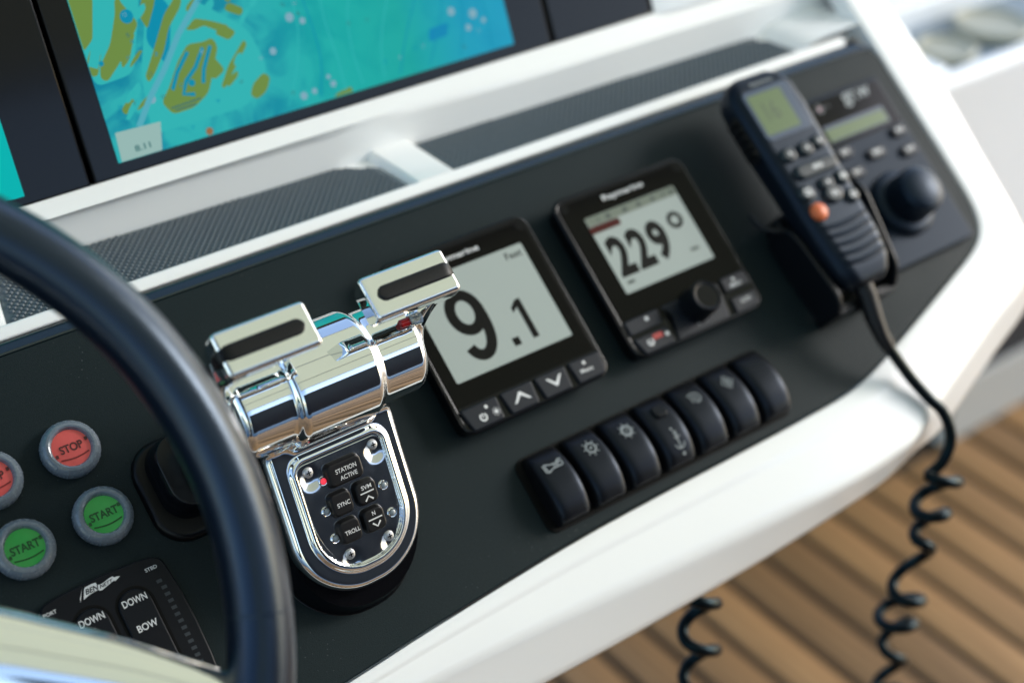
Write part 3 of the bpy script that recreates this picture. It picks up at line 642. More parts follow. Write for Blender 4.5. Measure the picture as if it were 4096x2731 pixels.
for i in range(7):
    x0 = -143.5 + i * 27.85
    t = thing('rocker_switch', 'black ' + RL[i], 'switch', (x0, 0, 0), group='rocker switches in the row')
    wv = 24.6; sec = []
    for k, (y, z) in enumerate(prof):
        e = min(k, len(prof) - 1 - k); w = RWD[k] - 2.6; r_ = min(4.4, z * .45); ring = [(-w / 2, y, .7)]
        for q in range(6): a_ = math.radians(180 - 18 * q); ring.append((-w / 2 + r_ + r_ * math.cos(a_), y, z - r_ + r_ * math.sin(a_)))
        ring += [(-w * .2, y, z + .25), (w * .2, y, z + .25)]
        for q in range(6): a_ = math.radians(90 - 18 * q); ring.append((w / 2 - r_ + r_ * math.cos(a_), y, z - r_ + r_ * math.sin(a_)))
        ring.append((w / 2, y, .7)); sec.append(ring)
    b = G().loft(sec, True, True, True).build('rocker', rock_m, t, ang=55)
    if i == 0 or True:
        zz, sl_ = surf(-117); 
    def icon(y, gr, m=grey_p, name='icon', off=.95):
        zz, s_ = surf(y)
        for v in range(len(gr.v)):
            px, py, pz = gr.v[v]; q, _ = surf(y + py); gr.v[v] = (px, y + py, q + off + pz)
        gr.build(name, m, b)
    if i == 0:
        for ln in ([(-5.6, 2.8), (-1.6, 1.3), (4.8, 1.3)], [(-5.6, -2.8), (-1.6, -1.3), (4.8, -1.3)], [(4.6, 1.5), (5.9, .8), (5.9, -.8), (4.6, -1.5)], [(-5.6, 3.1), (-5.6, -3.1)], [(-7.0, 2.6), (-7.0, -2.6)], [(-.6, 0), (3.6, 0)], [(2.6, 1.6), (4.2, 2.8), (6.6, 2.6)]): icon(-92.5, G().stroke(ln, .8))
    if i in (1, 2):
        mm = grey_p if i == 1 else mat('print_pale', (.24, .27, .28), .5)
        icon(-92.5, G().stroke(circ(3.1, 20), 1.0 if i == 1 else 1.5, 0, True), mm); icon(-92.5, G().flat(circ(.9, 10)) if i == 1 else G().stroke([(-.6, 1.2), (.5, .3), (-.2, -.4), (.8, -1.3)], .7), mm)
        for a in range(0, 360, 45): icon(-92.5, G().stroke([(4.1 * math.cos(math.radians(a)), 4.1 * math.sin(math.radians(a))), (5.3 * math.cos(math.radians(a)), 5.3 * math.sin(math.radians(a)))], .7), mm)
    if i == 3:
        lk = G().prism(rrect(9, 8.6, 2.4, 4), 0, 2.6, 1.0, 3); zz, s_ = surf(-91); lk.build('lock_button', blk, b, (0, -91, zz - .6), rot=Matrix.Rotation(s_, 4, 'X'))
        icon(-112, G().stroke([(0, 4.6), (0, -4.6)], .7)); icon(-112, G().stroke([(-2.2, 2.6), (2.2, 2.6)], .7)); icon(-112, G().stroke(circ(1.0, 10, 0, 5.4), .6, 0, True)); icon(-112, G().stroke([(-3.6, -1.6), (-2.6, -3.8), (0, -4.8), (2.6, -3.8), (3.6, -1.6)], .7)); icon(-112, G().flat(circ(1.1, 8, .4, -8.2)))
        icon(-112, G().flat(circ(.8, 8, -1.0, 8.4)))
    if i == 4:
        icon(-92.5, G().stroke([(-4.2, 2.6), (.6, 3.2), (3.4, 2), (4.2, -.6), (2.6, -3), (-.6, -3.4)], .7))
        for k in (-3.2, -1.2, .8): icon(-92.5, G().stroke([(k, 1.6), (k + .5, 0), (k, -1.6), (k + .4, -2.6)], .6))
    if i == 5:
        icon(-92.5, G().stroke([(0, 4.6), (4.4, 0), (0, -4.6), (-4.4, 0)], .7, 0, True)); icon(-92.5, G().stroke([(-1.4, -2.8), (-.6, 2.6)], .7)); icon(-92.5, G().stroke([(.6, -2.8), (1.2, 2.4)], .7)); icon(-92.5, G().stroke([(-.4, .6), (2.4, -.6)], .6))

# ================================================================== START / STOP BUTTONS
def push(x, y, kind, label):
    t = thing('push_button', label, 'button', (x, y, 0), group='engine start and stop buttons')
    def md(a):
        k = (a / (2 * math.pi) * 12) % 1; return 1 - .018 * (1 - min(1, abs(k - .5) / .5 * 1.0)) * 1.0 if True else 1
    def md2(a):
        k = (a / (2 * math.pi) * 13 + .3) % 1; e = min(k, 1 - k); return .988 + .012 * math.cos(math.pi * 2 * (k - .0)) * 0 + (.012 if e < .035 else 0)
    G().lathe([(15.4, 0), (15.9, 1.0), (15.9, 3.2), (15.6, 4.6), (14.6, 6.2), (13.2, 7.3), (11.9, 7.6), (11.0, 7.2), (10.4, 6.2), (10.1, 5.2), (9.0, 5.0)], 180, mod=md2).build('boot', ring_m, t, ang=25)
    G().lathe([(10.3, 4.6), (10.0, 5.3), (6, 5.6), (0, 5.75)], 40).build('disc', red_m if kind == 'STOP' else grn_m, t, ang=60)
    lettering(kind, 12.6 if kind == 'STOP' else 15.4, 4.6, btxt_r if kind == 'STOP' else btxt_g, t, (0, .1 if kind == 'STOP' else .2, 5.95), .03)
    arc = [(-9 + 18 * k / 14, -4.6 - 1.4 * math.sin(math.pi * k / 14) + .0 * k) for k in range(15)]
    G().stroke([(px, py) for px, py in arc if px * px + py * py < 96], .8, 5.85).build('print_line', bsh_r if kind == 'STOP' else bsh_g, t)
    for a, r in ((12, 9), (195, 9)):
        G().flat(rrect(1.6, 2.0, .4, 2, r * math.cos(math.radians(a)), r * math.sin(math.radians(a))), 5.85).build('print_mark', btxt_r if kind == 'STOP' else btxt_g, t)
push(-388.3, 26.4, 'STOP', 'red STOP button in grey boot, the whole one nearer the throttle')
push(-388.2, -13.0, 'START', 'green START button in grey boot nearer the steering wheel rim')
push(-431, 26.4, 'STOP', 'red STOP button cut off by the left border')
push(-431, -13.0, 'START', 'green START button in grey boot at the left border')

# ================================================================== TRIM TAB CONTROL
tt = thing('trim_tab_control', 'flat black trim tab control with DOWN and BOW keys behind the wheel spoke', 'control panel', (-404.6, -82, 0))
ol = roundpoly([(-33.5, 38.5), (-20, 40.2), (0, 41), (20, 40.2), (33.5, 38.5), (35.6, 20), (36.2, 0), (35.6, -20), (33.5, -38.5), (0, -41), (-33.5, -38.5), (-35.6, -20), (-36.2, 0), (-35.6, 20)], [6, 3, 3, 3, 6, 3, 3, 3, 6, 3, 6, 3, 3, 3], 5)
G().prism(ol, 0, 3.8, 1.2, 3).build('plate', mat('trim_plate', (.004, .005, .008), .40, spec=.2, bump=(1500, .06, .0002)), tt)
for x in (-12.4, 11.0):
    po = rrect(19.6, 60, 9.6, 10, x, -1.5)
    G().loft([loopz(offs(po, .8), 3.85), loopz(offs(po, .75), 3.9), loopz(offs(po, -.7), 3.9), loopz(offs(po, -.8), 3.85)], True, False, False).build('key_groove', dark_m, tt)
    k = G().prism(offs(po, -1.0), 3.7, 5.0, .9, 3).build('key', mat('trim_key', (.004, .0055, .009), .38, spec=.22) if x < 0 else MATS['trim_key'], tt)
    lettering('DOWN', 13.2, 3.8, white_p, k, (x + .2, 21.7, 5.08), .016); lettering('BOW', 11, 3.8, white_p, k, (x + .6, 7.2, 5.08), .016)
    G().flat(circ(8.2, 28, x, -2.4), 5.06).build('key_dimple', MATS['trim_plate'], k)
lettering('STBD', 6.6, 1.9, white_p, tt, (26.2, 33.4, 3.9), .016); lettering('PORT', 6.8, 1.9, white_p, tt, (-29.0, 33.4, 3.9), .016)
for x in (28.2, -28.2):
    for k in range(16): G().flat(rrect(2.9, 1.75, .1, 1, x - (.0 if k else 1.0) * (1 if x > 0 else -1), 25.6 - 3.88 * k), 3.9).build('level_mark', led_sq, tt)
fl = [(-413.3, -44.1), (-412.4, -43.6), (-409.0, -43.4), (-406.9, -43.6), (-406.6, -45.0), (-405.3, -45.5), (-402.6, -45.1), (-399.5, -44.3), (-397.7, -44.2), (-397.3, -45.0), (-395.7, -45.2), (-394.3, -45.7), (-396.4, -46.6), (-397.5, -47.1), (-398.0, -46.5), (-400.3, -47.1), (-403.4, -47.9), (-405.3, -48.5), (-406.6, -48.3), (-407.1, -47.6), (-409.4, -47.7), (-412.3, -48.1), (-415.8, -49.2)]
lg = G().flat([(x + 404.6, y + 82) for x, y in fl], 3.9).build('logo_flag', white_p, tt)
G().flat([(x + 404.6, y + 82) for x, y in ((-413.6, -42.8), (-414.2, -43.5), (-417.0, -48.6), (-417.9, -50), (-417.3, -48))], 3.9).build('logo_flag', white_p, tt)
G2 = text_mesh('BEN', 6.6, 2.7, .02).map(lambda x, y, z: (x + y * .35, y, z)); G2.build('lettering', MATS['trim_plate'], lg, (-410.0 + 404.6, -46.1 + 82, 4.0))
G2 = text_mesh('NETT', 7.0, 1.75, .02).map(lambda x, y, z: (x + y * .35, y + x * .09, z)); G2.build('lettering', MATS['trim_plate'], lg, (-402.2 + 404.6, -46.3 + 82, 4.0))

# ---- black rubber covered toggle behind the wheel
tg = thing('toggle_switch', 'black rubber covered switch block half hidden behind the wheel rim', 'switch', (-346, -12, 0))
G().prism(rrect(44, 58, 18, 7, 2, -3), 0, 5, 4, 4).build('base', mat('toggle_base', (.004, .004, .0045), .3, spec=.2), tg)
G().loft([[(x * (1 - .05 * k) + 3, y * (1 - .03 * k) + 1, z) for x, y in rrect(32, 46, 15, 7)] for k, z in enumerate((4, 10, 15, 18.5, 20.5, 21.2))], True, False, True).build('paddle', mat('paddle_gloss', (.003, .0035, .005), .2, spec=.3), tg, ang=60)

# ================================================================== THROTTLE
th = thing('throttle_control', 'polished chrome twin lever engine throttle with keypad on black base', 'throttle', (-278, 0, 0))
A25 = math.radians(25); c25, s25 = math.cos(A25), math.sin(A25)
PY, PZ = -65.4, 42.0; BY, BZ = -5.5, 73.0
def cylx(x, y, z, r, x0, x1, rd): return rnd(np.hypot(y - BY, z - BZ) - r, np.abs(x - (x0 + x1) / 2) - (x1 - x0) / 2, rd)
def body(x, y, z):
    ax = np.abs(x); b = (y - PY) * c25 + (z - PZ) * s25; o = -(y - PY) * s25 + (z - PZ) * c25
    c = cylx(ax, y, z, 30, -26, 26, 6)
    h = cylx(ax, y, z, 26.2, 22, 55, 6)
    d = smin(c, h, 2.5)
    g_ = np.hypot(np.hypot(y - BY, z - BZ) - 29.6, ax - 27.2) - 1.7
    d = smax(d, -g_, 1.2)
    # dome the skirt a little so that it never reads flat
    d2 = sdrr(x, b, 39.5, -49, 62, 10, 37)
    top = 0.0 - np.clip(d2 + 6, 0, 20) ** 2 * .04
    sk = rnd(d2, np.abs(o - top + 5.5) - 5.5, 4.6)
    d = smin(d, sk, 7)
    d2p = sdrr(x - .3, b, 27.2, -35.5, 30.3, 7, 25)
    bead = np.hypot(d2p, (o - .2) * 1.1) - 2.3
    d = smin(d, bead, 2.2)
    rec = np.maximum(d2p + 1.2, -(o - 0.1)); d = smax(d, -np.maximum(d2p + 1.0, -(o + .4)), .8)
    return d
sdf_obj('housing', body, (-66, -122, 4), (66, 34, 112), .8, chrome, th)
def ptop(a, b, o): return (a, PY + b * c25 - o * s25, PZ + b * s25 + o * c25)
Rk = Matrix.Rotation(A25, 4, 'X'); k0 = ptop(0, 0, 0)
kp = bpy.data.objects.new('keypad', None)
pt = G().prism(roundpoly([(-25, 27.5), (25.8, 27.5), (25.8, -12), (17, -31), (5, -33.8), (-4, -33.8), (-16, -31), (-25, -12)], [5, 5, 14, 8, 5, 5, 8, 14], 6), -.9, .15, .2, 2)
# plate material: polished steel with dents round the screws and stains
pm = mat('keypad_steel', (.66, .66, .67), .10, 1.0)
t = pm.node_tree; b_ = t.nodes['Principled BSDF']
tc = [n for n in t.nodes if n.type == 'TEX_COORD'][0]
hgt = None
for (sx_, sy_) in ((20.8, 22.8), (-18.9, 22.8), (14.2, -27.0), (-10.3, -26.8)):
    vd = t.nodes.new('ShaderNodeVectorMath'); vd.operation = 'DISTANCE'; vd.inputs[1].default_value = (sx_ * S, (sy_ - 3.5) * S, .00015); t.links.new(tc.outputs['Object'], vd.inputs[0])
    mr = t.nodes.new('ShaderNodeMapRange'); mr.interpolation_type = 'SMOOTHERSTEP'; mr.inputs['From Min'].default_value = .0; mr.inputs['From Max'].default_value = .009; mr.inputs['To Min'].default_value = -1; mr.inputs['To Max'].default_value = 0
    t.links.new(vd.outputs['Value'], mr.inputs['Value'])
    if hgt is None: hgt = mr.outputs[0]
    else:
        ad = t.nodes.new('ShaderNodeMath'); ad.operation = 'ADD'; t.links.new(hgt, ad.inputs[0]); t.links.new(mr.outputs[0], ad.inputs[1]); hgt = ad.outputs[0]
nz = t.nodes.new('ShaderNodeTexNoise'); nz.inputs['Scale'].default_value = 140; nz.inputs['Detail'].default_value = 6; t.links.new(tc.outputs['Object'], nz.inputs['Vector'])
ad = t.nodes.new('ShaderNodeMath'); ad.operation = 'MULTIPLY_ADD'; ad.inputs[1].default_value = .025; t.links.new(nz.outputs['Fac'], ad.inputs[0]); t.links.new(hgt, ad.inputs[2])
bp = t.nodes.new('ShaderNodeBump'); bp.inputs['Strength'].default_value = 1.0; bp.inputs['Distance'].default_value = .0014; t.links.new(ad.outputs[0], bp.inputs['Height']); t.links.new(bp.outputs[0], b_.inputs['Normal'])
mr = t.nodes.new('ShaderNodeMapRange'); mr.inputs['From Min'].default_value = .4; mr.inputs['From Max'].default_value = .7; mr.inputs['To Min'].default_value = .10; mr.inputs['To Max'].default_value = .17
t.links.new(nz.outputs['Fac'], mr.inputs['Value']); t.links.new(mr.outputs[0], b_.inputs['Roughness'])
plate = pt.build('keypad_plate', pm, th, k0, rot=Rk)
def pkey(cx_, cy_, w, h):
    o = G().loft([loopz(offs(rrect(w, h, 3.0, 5, cx_, cy_), .8), .1), loopz(offs(rrect(w, h, 3.0, 5, cx_, cy_), .6), 1.0), loopz(rrect(w, h, 3.0, 5, cx_, cy_), 3.0), loopz(offs(rrect(w, h, 3.0, 5, cx_, cy_), -.5), 3.7), loopz(offs(rrect(w, h, 3.0, 5, cx_, cy_), -1.3), 4.0)], True, False, True).build('key', blk_soft, plate, ang=60)
    return o
kst = pkey(-.2, 16.6, 20.6, 12.4); ksy = pkey(-7.4, 1.2, 12.4, 12.4); ktr = pkey(-7.4, -14.2, 12.4, 12.4); ksv = pkey(8.0, 1.2, 12.4, 12.4); knn = pkey(7.8, -14.2, 12.4, 12.4)
def pl_(s_, w, h, x, y): lettering(s_, w, h, white_p, plate, (x, y, 4.08), .014)
pl_('STATION', 12.6, 2.45, .4, 18.0); pl_('ACTIVE', 10.4, 2.4, .9, 14.0); pl_('SYNC', 7.8, 2.4, -6.7, .9); pl_('TROLL', 9.2, 2.4, -6.6, -14.6); pl_('SVM', 6.2, 2.3, 8.2, 4.2); pl_('N', 1.9, 2.3, 7.8, -10.6)
for y in (1.4, -13.6): G().flat(rrect(8.4, .75, .1, 1, 7.9, y)).build('lettering', white_p, plate, (0, 0, 4.08))
G().stroke([(5.6, -3.2), (8, -.9), (10.4, -3.2)], .95).build('lettering', white_p, plate, (0, 0, 4.08)); G().stroke([(5.6, -15.6), (8, -18.0), (10.4, -15.6)], .95).build('lettering', white_p, plate, (0, 0, 4.08))
for (x, y) in ((20.8, 22.8), (-18.9, 22.8), (14.2, -27.0), (-10.3, -26.8)):
    sc = G().lathe([(2.75, .1), (2.75, .55), (2.4, .95), (1.2, 1.2), (0, 1.25)], 24, (x, y, 0)).build('screw', screw_m, plate)
    for q in (0, 1): G().flat([(x + (dx if q else dy), y + (dy if q else dx), 1.29 - .0) for dx, dy in ((-1.4, -.32), (1.4, -.32), (1.4, .32), (-1.4, .32))]).build('slot', dark_m, plate)
for i, (x, y) in enumerate(((-12.6, 15.5), (19.7, .1), (-15.9, -.2), (19.9, -15.7), (-15.7, -15.5))):
    sc = G().lathe([(2.6, .1), (2.6, .8), (2.2, 1.2), (1.75, 1.1)], 24, (x, y, 0)).build('indicator_ring', steel, plate)
    G().lathe([(1.75, .6), (1.7, 1.3), (1.2, 1.75), (0, 1.95)], 20, (x, y, 0)).build('indicator_lens', redled if i == 0 else lens_m, plate)
# black base
ol = rrect(77.5, 136, [14, 14, 36, 36], 10, 0, -48.5)
def ztop(y): return 13.0 + (y + 108) * math.tan(A25)
G().loft([[(x, y, 0) for x, y in offs(ol, 1.2)], [(x, y, 1.2) for x, y in ol], [(x, y, ztop(y)) for x, y in offs(ol, -1.0)]], True, False, True).build('base', blk_g, th, ang=50)
# levers
def lever(x, y, z):
    dz = np.clip((137 - z) / 18, 0, 1)
    hb = rnd(rnd(np.abs(x - 40.6 - 1.2 * dz) - 25.2 + 1.5 * dz * dz, np.abs(z - 128.6) - 9.6, 3.0), np.abs(y - 6) - 11.9 + 3.2 * dz * dz, 2.6)
    ty = np.clip((z - 72) / 52, 0, 1); cy = -3 + 9 * ty; hw = 9.5 - 3.6 * np.sin(ty * math.pi) - 1.5 * ty
    arm = rnd(np.maximum(np.abs(y - cy) - hw, np.abs(z - 100) - 28), np.abs(x - 55.5 - 6.5 * ty - 1.5 * np.sin(ty * math.pi)) - 3.2, 2.4)
    bs = rnd(np.hypot(y + 4, z - 73) - 16, np.abs(x - 55) - 5.0, 3.5)
    return smin(smin(hb, arm, 7), bs, 5)
for i, sg_ in enumerate((1, -1)):
    lv = sdf_obj('lever', lever, (10, -24, 54), (72, 24, 142), .75, chrome, th, mirror=sg_ < 0)
    path = []
    for q in (21.3, 21.7, 22.3, 23.1, 24.0, 25.2): path.append((q, 138.2))
    for k in range(1, 12): path.append((25.2 + k * 3.1, 138.2))
    for k in range(1, 9):
        a = math.radians(90 * k / 8); path.append((59.8 + 5.9 * math.sin(a), 132.4 + 5.8 * math.cos(a)))
    path += [(65.7, 128), (65.6, 122), (65.4, 114), (65.3, 106)]
    loops = []
    for k, (px, pz) in enumerate(path):
        q0 = path[max(k - 1, 0)]; q1 = path[min(k + 1, len(path) - 1)]; tx, tz = q1[0] - q0[0], q1[1] - q0[1]; l = math.hypot(tx, tz); nx, nz_ = -tz / l, tx / l
        w = 4.0 * math.sqrt(max(.03, 1 - (1 - min(1, (px - 21.2) / 4.0)) ** 2))
        cs = [(-w, -.8), (-w, .7), (-w * .8, 1.25), (-w * .3, 1.5), (w * .3, 1.5), (w * .8, 1.25), (w, .7), (w, -.8)]
        loops.append([(sg_ * (px + nx * o), 6 + y, pz + nz_ * o) for y, o in cs])
    G().loft(loops, True, True, True).build('grip_strap', blk_soft, lv, ang=60)
    lv['label'] = 'chrome lever nearer the display' if sg_ > 0 else 'chrome lever nearer the wheel'
pg = G().tube([(43.2, -2, 100.5), (44, -2, 100.5), (49, -2.2, 100.8)], [1.6, 2.3, 2.4], 16).build('lever_peg', redpeg, th)
G().tube([(48.9, -2.2, 100.8), (56, -2.4, 101)], [2.9, 3.2], 16).build('peg_sleeve', clear_m, th)

# ================================================================== VHF RADIO, HANDSET, CRADLE, CORD
rd = thing('marine_radio', 'black panel mounted radio with green display and big round knob', 'radio', (216, -5, 0))
ol = rrect(90, 138, 4, 4, -.5, 0)
G().prism(ol, 0, 6.5, 1.6, 3).build('faceplate', navy, rd)
G().prism(rrect(85, 37, [3, 3, 1, 1], 4, -.5, 47.6), 6.4, 7.0, .3, 2).build('face_glass', blk_g, rd)
G().prism(rrect(62, 13.4, .8, 2, 1.0, 39.4), 6.9, 7.3, .15, 1).build('lcd_surround', lcd_edge, rd)
G().flat(rrect(60, 9.2, .5, 2, .4, 38.4), 7.4).build('lcd', lcd_grn, rd)
lettering('gr.w', 28, 11.0, grey_p, rd, (16, 59.0, 7.1), .02)
G().stroke(circ(3, 16, -22.5, 59.5), .6, 7.1, True).build('icon', grey_p, rd); G().flat(circ(1.4, 10, -22.5, 59.5), 7.12).build('icon', mat('print_rose', (.5, .3, .36), .5), rd); lettering('16', 5.5, 3, led_sq, rd, (-15, 60, 7.1))
for (x, y, w) in ((-25, 23, 10), (2, 14.4, 12), (31.4, 7.3, 10), (32.6, 23.3, 9), (-25, 6.4, 10)):
    k = G().prism(rrect(w + 5, 8.4, 3.6, 5, x, y), 6.4, 9.4, 1.4, 3).build('key', blk_navy, rd)
    lettering('DSC' if x < 0 else ('16/9' if x > 30 and y < 10 else 'MENU'), w * .78, 3.4, white_p, k, (x, y + .3, 9.5), .03)
kn = G().lathe([(25, 6.4), (25, 9), (23.6, 11.5), (21, 12.8), (18.6, 13), (18.2, 15), (17.8, 28), (16.8, 31.5), (13.5, 34), (7, 35.3), (0, 35.6)], 72, (-2, -27, 0)).build('volume_knob', mat('knob_satin', (.006, .010, .017), .42, spec=.4, tint=(.5, .7, 1.0)), rd, ang=50)

HX = 122.5
hs = thing('radio_handset', 'black radio handset with green screen and orange key, hanging in cradle', 'handset', (HX, 0, 0))
secs = [(85.5, 22, 29, 36, 6), (84, 32, 26, 40, 7), (79, 43, 23, 43.6, 8), (70, 50, 21.5, 45, 8), (52, 52, 20.5, 45.4, 8), (28, 50, 20.5, 45.2, 8), (2, 48, 21, 45, 8), (-25, 47.6, 21, 45.2, 9), (-48, 46.5, 21, 45.6, 10), (-64, 42, 22, 44.6, 10), (-73, 34, 24, 42, 9), (-77.5, 24, 27, 38.5, 6)]
loops = []
for y, w, z0, z1, r in secs:
    w *= 1.13; r = min(r, (z1 - z0) / 2 - .2); loops.append([(px, y, (z0 + z1) / 2 + pz) for px, pz in rrect(w, z1 - z0, r, 6)])
G().loft(loops, True, True, True).build('body', mat('handset_black', (.005, .007, .011), .38, spec=.3, tint=(.5, .7, 1.0), bump=(900, .08, .0003)), hs, ang=70)
G().prism(rrect(42, 38, 4, 4, -1.5, 53), 44.9, 46.0, .6, 2).build('screen_surround', lcd_edge, hs)
G().flat(rrect(30.5, 30, 1.5, 3, -4.6, 53), 46.1).build('lcd', lcd_grn, hs)
lettering('16', 12, 14, mat('lcd_green_dark', (.05, .08, .035), .3), hs, (-6, 54, 46.15), .01)
lettering('Raymarine', 20, 3.0, grey_p, hs, (0, 75.6, 44.9), .02)
hkey = mat('handset_key', (.011, .020, .026), .3, spec=.5)
def hb(x, y, w, h, txt=None, tw=5, th_=2.6):
    w *= 1.1; h *= 1.1
    k = G().loft([loopz(offs(rrect(w, h, min(w, h) * .49, 6, x, y), .3), 44.6), loopz(rrect(w, h, min(w, h) * .49, 6, x, y), 46.8), loopz(offs(rrect(w, h, min(w, h) * .49, 6, x, y), -.9), 47.9), loopz(offs(rrect(w, h, min(w, h) * .49, 6, x, y), -2.0), 48.3)], True, False, True).build('key', hkey, hs, ang=60)
    if txt: lettering(txt, tw, th_, white_p, k, (x, y, 48.4), .04)
    else: G().flat(circ(1.2, 10, x, y), 48.4).build('icon', white_p, k)
hb(-14, 21.2, 11, 9.6); hb(2, 21, 11, 9.6); hb(15, 22.6, 9.5, 9)
hb(1.5, 6.8, 34, 9.2, 'MENU', 9, 3)
hb(-18.2 + .4, -7.4, 11.5, 10.5, 'CLR', 6.5, 5); hb(2.0, -6, 11, 8.5); hb(2.2, -14.4, 14, 11.5, '16', 5, 4); hb(16.6, -6, 9, 9.4, 'HI', 5, 4.4); hb(16, -20.2, 9.4, 9.4, 'DX', 5, 4)
G().lathe([(6.4, 44.6), (6.4, 46.6), (5.4, 48.2), (3, 49), (0, 49.3)], 28, (-16.6, -22, 0)).build('orange_key', orange, hs, ang=60)
for k in range(5):
    y0 = -33 - 6.7 * k; hwid = 21.0 - .5 * k
    path = [(x, y0 - 2.2 * (1 - (x / hwid) ** 2) , 45.3 - .7 * (abs(x) / hwid) ** 2) for x in np.linspace(-hwid + 1.5, hwid - 1.5, 13)]
    G().tube(path, [1.0 + 1.0 * math.sqrt(max(.05, 1 - (abs(p[0]) / hwid) ** 4)) for p in path], 8).build('grille_rib', MATS['handset_black'], hs)
pk = G().loft([[(-26.5 - d, y, z) for y, z in rrect(34, 13, 5, 4, 44, 33)] for d in (-1, 2.5, 3.6)], True, False, True).build('talk_key', blk_soft, hs, ang=50)
for k in range(5): G().tube([(-30.4, 57 - 6 * k, 28), (-30.9, 57 - 6 * k, 38.5)], 1.5, 8).build('talk_key_rib', blk_soft, pk)
hx2 = -3
G().tube([(-4, -74, 32), (-5, -84, 31), (-6, -98, 27), (-5, -112, 23), (-2, -120, 20)], [7.0, 6.6, 6.0, 4.9, 4.4], 18).build('strain_relief', blk_soft, hs)
for k in range(4): 
    q = .2 + .22 * k; G().lathe([(4.9 - .2 * k, -.7), (5.3 - .2 * k, 0), (4.9 - .2 * k, .7)], 16).build('relief_ring', blk_soft, hs, (-5 + 3 * k * .5, -110 - 3.2 * k, 23.6 - 1.0 * k), rot=Matrix.Rotation(math.radians(75), 4, 'X'))

cr_ = thing('handset_cradle', 'black open cradle gripping the lower half of the radio handset', 'holder', (122, -40, 0))
G().prism(rrect(52, 66, 8, 5), 0, 16, 3, 3).build('back_plate', blk, cr_)
def wall(pts, x0a, x1a, th_):
    """side wall: outline in (y,z), x follows a line from x0a (y max) to x1a (y min)"""
    ys = [p[0] for p in pts]; y1, y0 = max(ys), min(ys)
    def X(y): return x0a + (x1a - x0a) * (y1 - y) / (y1 - y0)
    p2 = roundpoly(pts, 5, 5)
    return G().loft([[(X(y) + d, y, z) for y, z in (p2 if j in (1, 2) else offs(p2, -1.0))] for j, d in enumerate((0, 1.0, th_ - 1, th_))], True, True, True)
wall([(20, 4), (24, 18), (18, 29), (8, 32), (-36, 35), (-46, 28), (-44, 4)], -33, -30, 5).build('side_wall', blk, cr_, ang=50)
wall([(30, 4), (30, 44), (18, 47), (-34, 40), (-46, 28), (-44, 4)], 27.5, 23, 4).build('side_wall', blk, cr_, ang=50)
G().tube([(-41, 41, 14), (-42, 34, 16), (-41, 28, 19), (-37, 23, 22), (-31, 20, 24)], [1.2, 2.0, 2.2, 2.2, 2.0], 10).build('hook', blk, cr_, ang=80)
for x0, x1 in ((-29, -12), (8, 26)): G().prism(roundpoly([(x0, -47), (x1, -47), (x1, -40), (x0, -40)], 1.5, 3), 2, 27, 1.5, 2).build('end_lip', blk, cr_)

cord_m = mat('cord_black', (.003, .003, .004), .3, spec=.2, tint=(.35, .8, 1.0))
cord_c = mat('cord_glint_cyan', (.02, .20, .27), .25, coat=.4)  # cyan sky glints as a surface colour, not a core; assigned to nothing
cd_ = thing('coiled_cord', 'black coiled handset cord hanging over the white console edge', 'cord')
def w2p(x, y, z):     # world mm (relative to the panel origin) to panel mm
    return (x, y * cB + z * sB, -y * sB + z * cB)
path = [(120.5, -120, 20), (124, -127, 17), (129, -134, 12.5), (134, -143, 8.4), (139, -153, 5.6), (143.5, -163, 3.8)]
wp = []
def p2w(x, y, z): return (x, y * cB - z * sB, y * sB + z * cB)
wp = [p2w(*p) for p in path]
wp += [(148, -139, -101), (150, -146, -112), (149, -150, -124), (142, -151, -136), (131, -150, -141)]
turns = 6.9; n = 180; r = 11.5
wcoil = []
for k in range(n):
    u = k / (n - 1); a = math.radians(200) + u * turns * 2 * math.pi
    z = -141 - 235 * u - 6 * math.sin(u * 17); cxx = 142 - 12 * u + 5 * math.sin(u * 9); rr = r * (1 + .30 * math.sin(u * 13 + 1))
    wcoil.append((cxx + rr * math.cos(a), -150 + rr * math.sin(a) * .9, z - 5.2 * math.sin(a)))
wp += wcoil
G().tube([w2p(*p) for p in smooth_path(wp, 2)], 4.0, 12).build('cable', cord_m, cd_, ang=80)
cd2 = thing('coiled_cord', 'short loop of coiled cord below the white edge, nearer the picture bottom', 'cord')
w2 = []
for k in range(100):
    u = k / 99; a = math.radians(60) + u * 4.2 * 2 * math.pi
    w2.append((-52 + 22 * u + 11.5 * math.cos(a), -120 + 10.5 * math.sin(a), -150 - 190 * u - 4.0 * math.sin(a)))
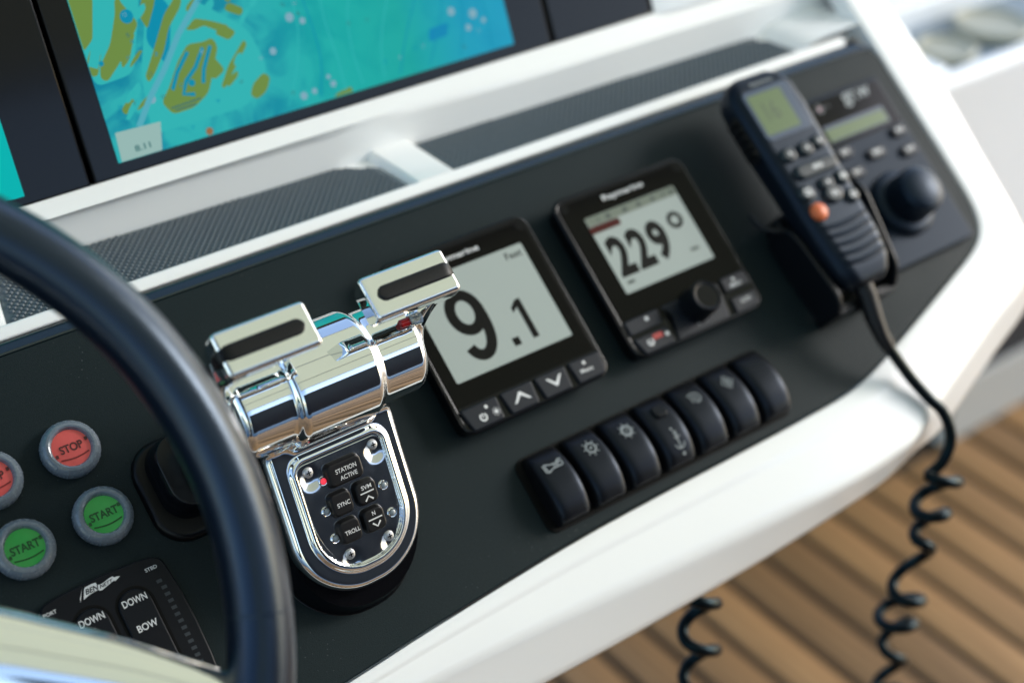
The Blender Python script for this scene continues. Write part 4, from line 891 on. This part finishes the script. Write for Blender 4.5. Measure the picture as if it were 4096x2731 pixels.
G().tube([w2p(*p) for p in smooth_path([(-60, -105, -105), (-60, -112, -125)] + w2, 2)], 4.0, 12).build('cable', cord_m, cd2, ang=80)

# ================================================================== STEERING WHEEL
wh = bpy.data.objects.new('steering_wheel', None); col.objects.link(wh)
wh.matrix_world = M @ Matrix.Translation((-.567, -.0523, .152)) @ Matrix.Rotation(math.radians(15), 4, 'X')
tag(wh, 'black leather steering wheel with polished steel spoke in left foreground', 'steering wheel')
RW = 194.0
nseg = 180; loops = []
for i in range(nseg):
    a = 2 * math.pi * i / nseg; cs = []
    for j in range(28):
        b = 2 * math.pi * j / 28; rr = 15.6 * (1 + .05 * math.cos(2 * b + 2.2) + .035 * math.cos(3 * b + .6))
        cs.append(((RW + rr * math.cos(b)) * math.cos(a), (RW + rr * math.cos(b)) * math.sin(a), rr * math.sin(b)))
    loops.append(cs)
loops.append(loops[0])
rim = G().loft(loops, True, False, False).build('rim', leather, wh, ang=80)
def rimr(b): return 15.6 * (1 + .05 * math.cos(2 * b + 2.2) + .035 * math.cos(3 * b + .6))
for a in (-17.5, 102.5, 222.5):
    a = math.radians(a); G().tube([((RW + rimr(b) * math.cos(b)) * math.cos(a), (RW + rimr(b) * math.cos(b)) * math.sin(a), rimr(b) * math.sin(b)) for b in np.linspace(0, 2 * math.pi, 40)[:-1]], .45, 6, True).build('rim_seam', leather, rim)
for q in (0, 120, 240):
    sp = [(174, -108), (160, -95.5), (139.6, -77.6), (117, -58), (95, -41.5), (73.8, -26), (38, -2), (5, 4)]
    sp = smooth_path([(x, y, -3 - 14 * (1 - min(1, x / 170))) for x, y in sp], 5)
    a = math.radians(q); sp = [(x * math.cos(a) - y * math.sin(a), x * math.sin(a) + y * math.cos(a), z) for x, y, z in sp]
    n = len(sp); G().tube(sp, [13 + 5 * (k / n) for k in range(n)], 28, ell=(1.25, .62)).build('spoke', steel, wh, ang=80)
G().lathe([(40, -45), (44, -20), (44, 2), (38, 8), (20, 11), (0, 12)], 40).build('hub', steel, wh, ang=60)
bpy.context.view_layer.update()
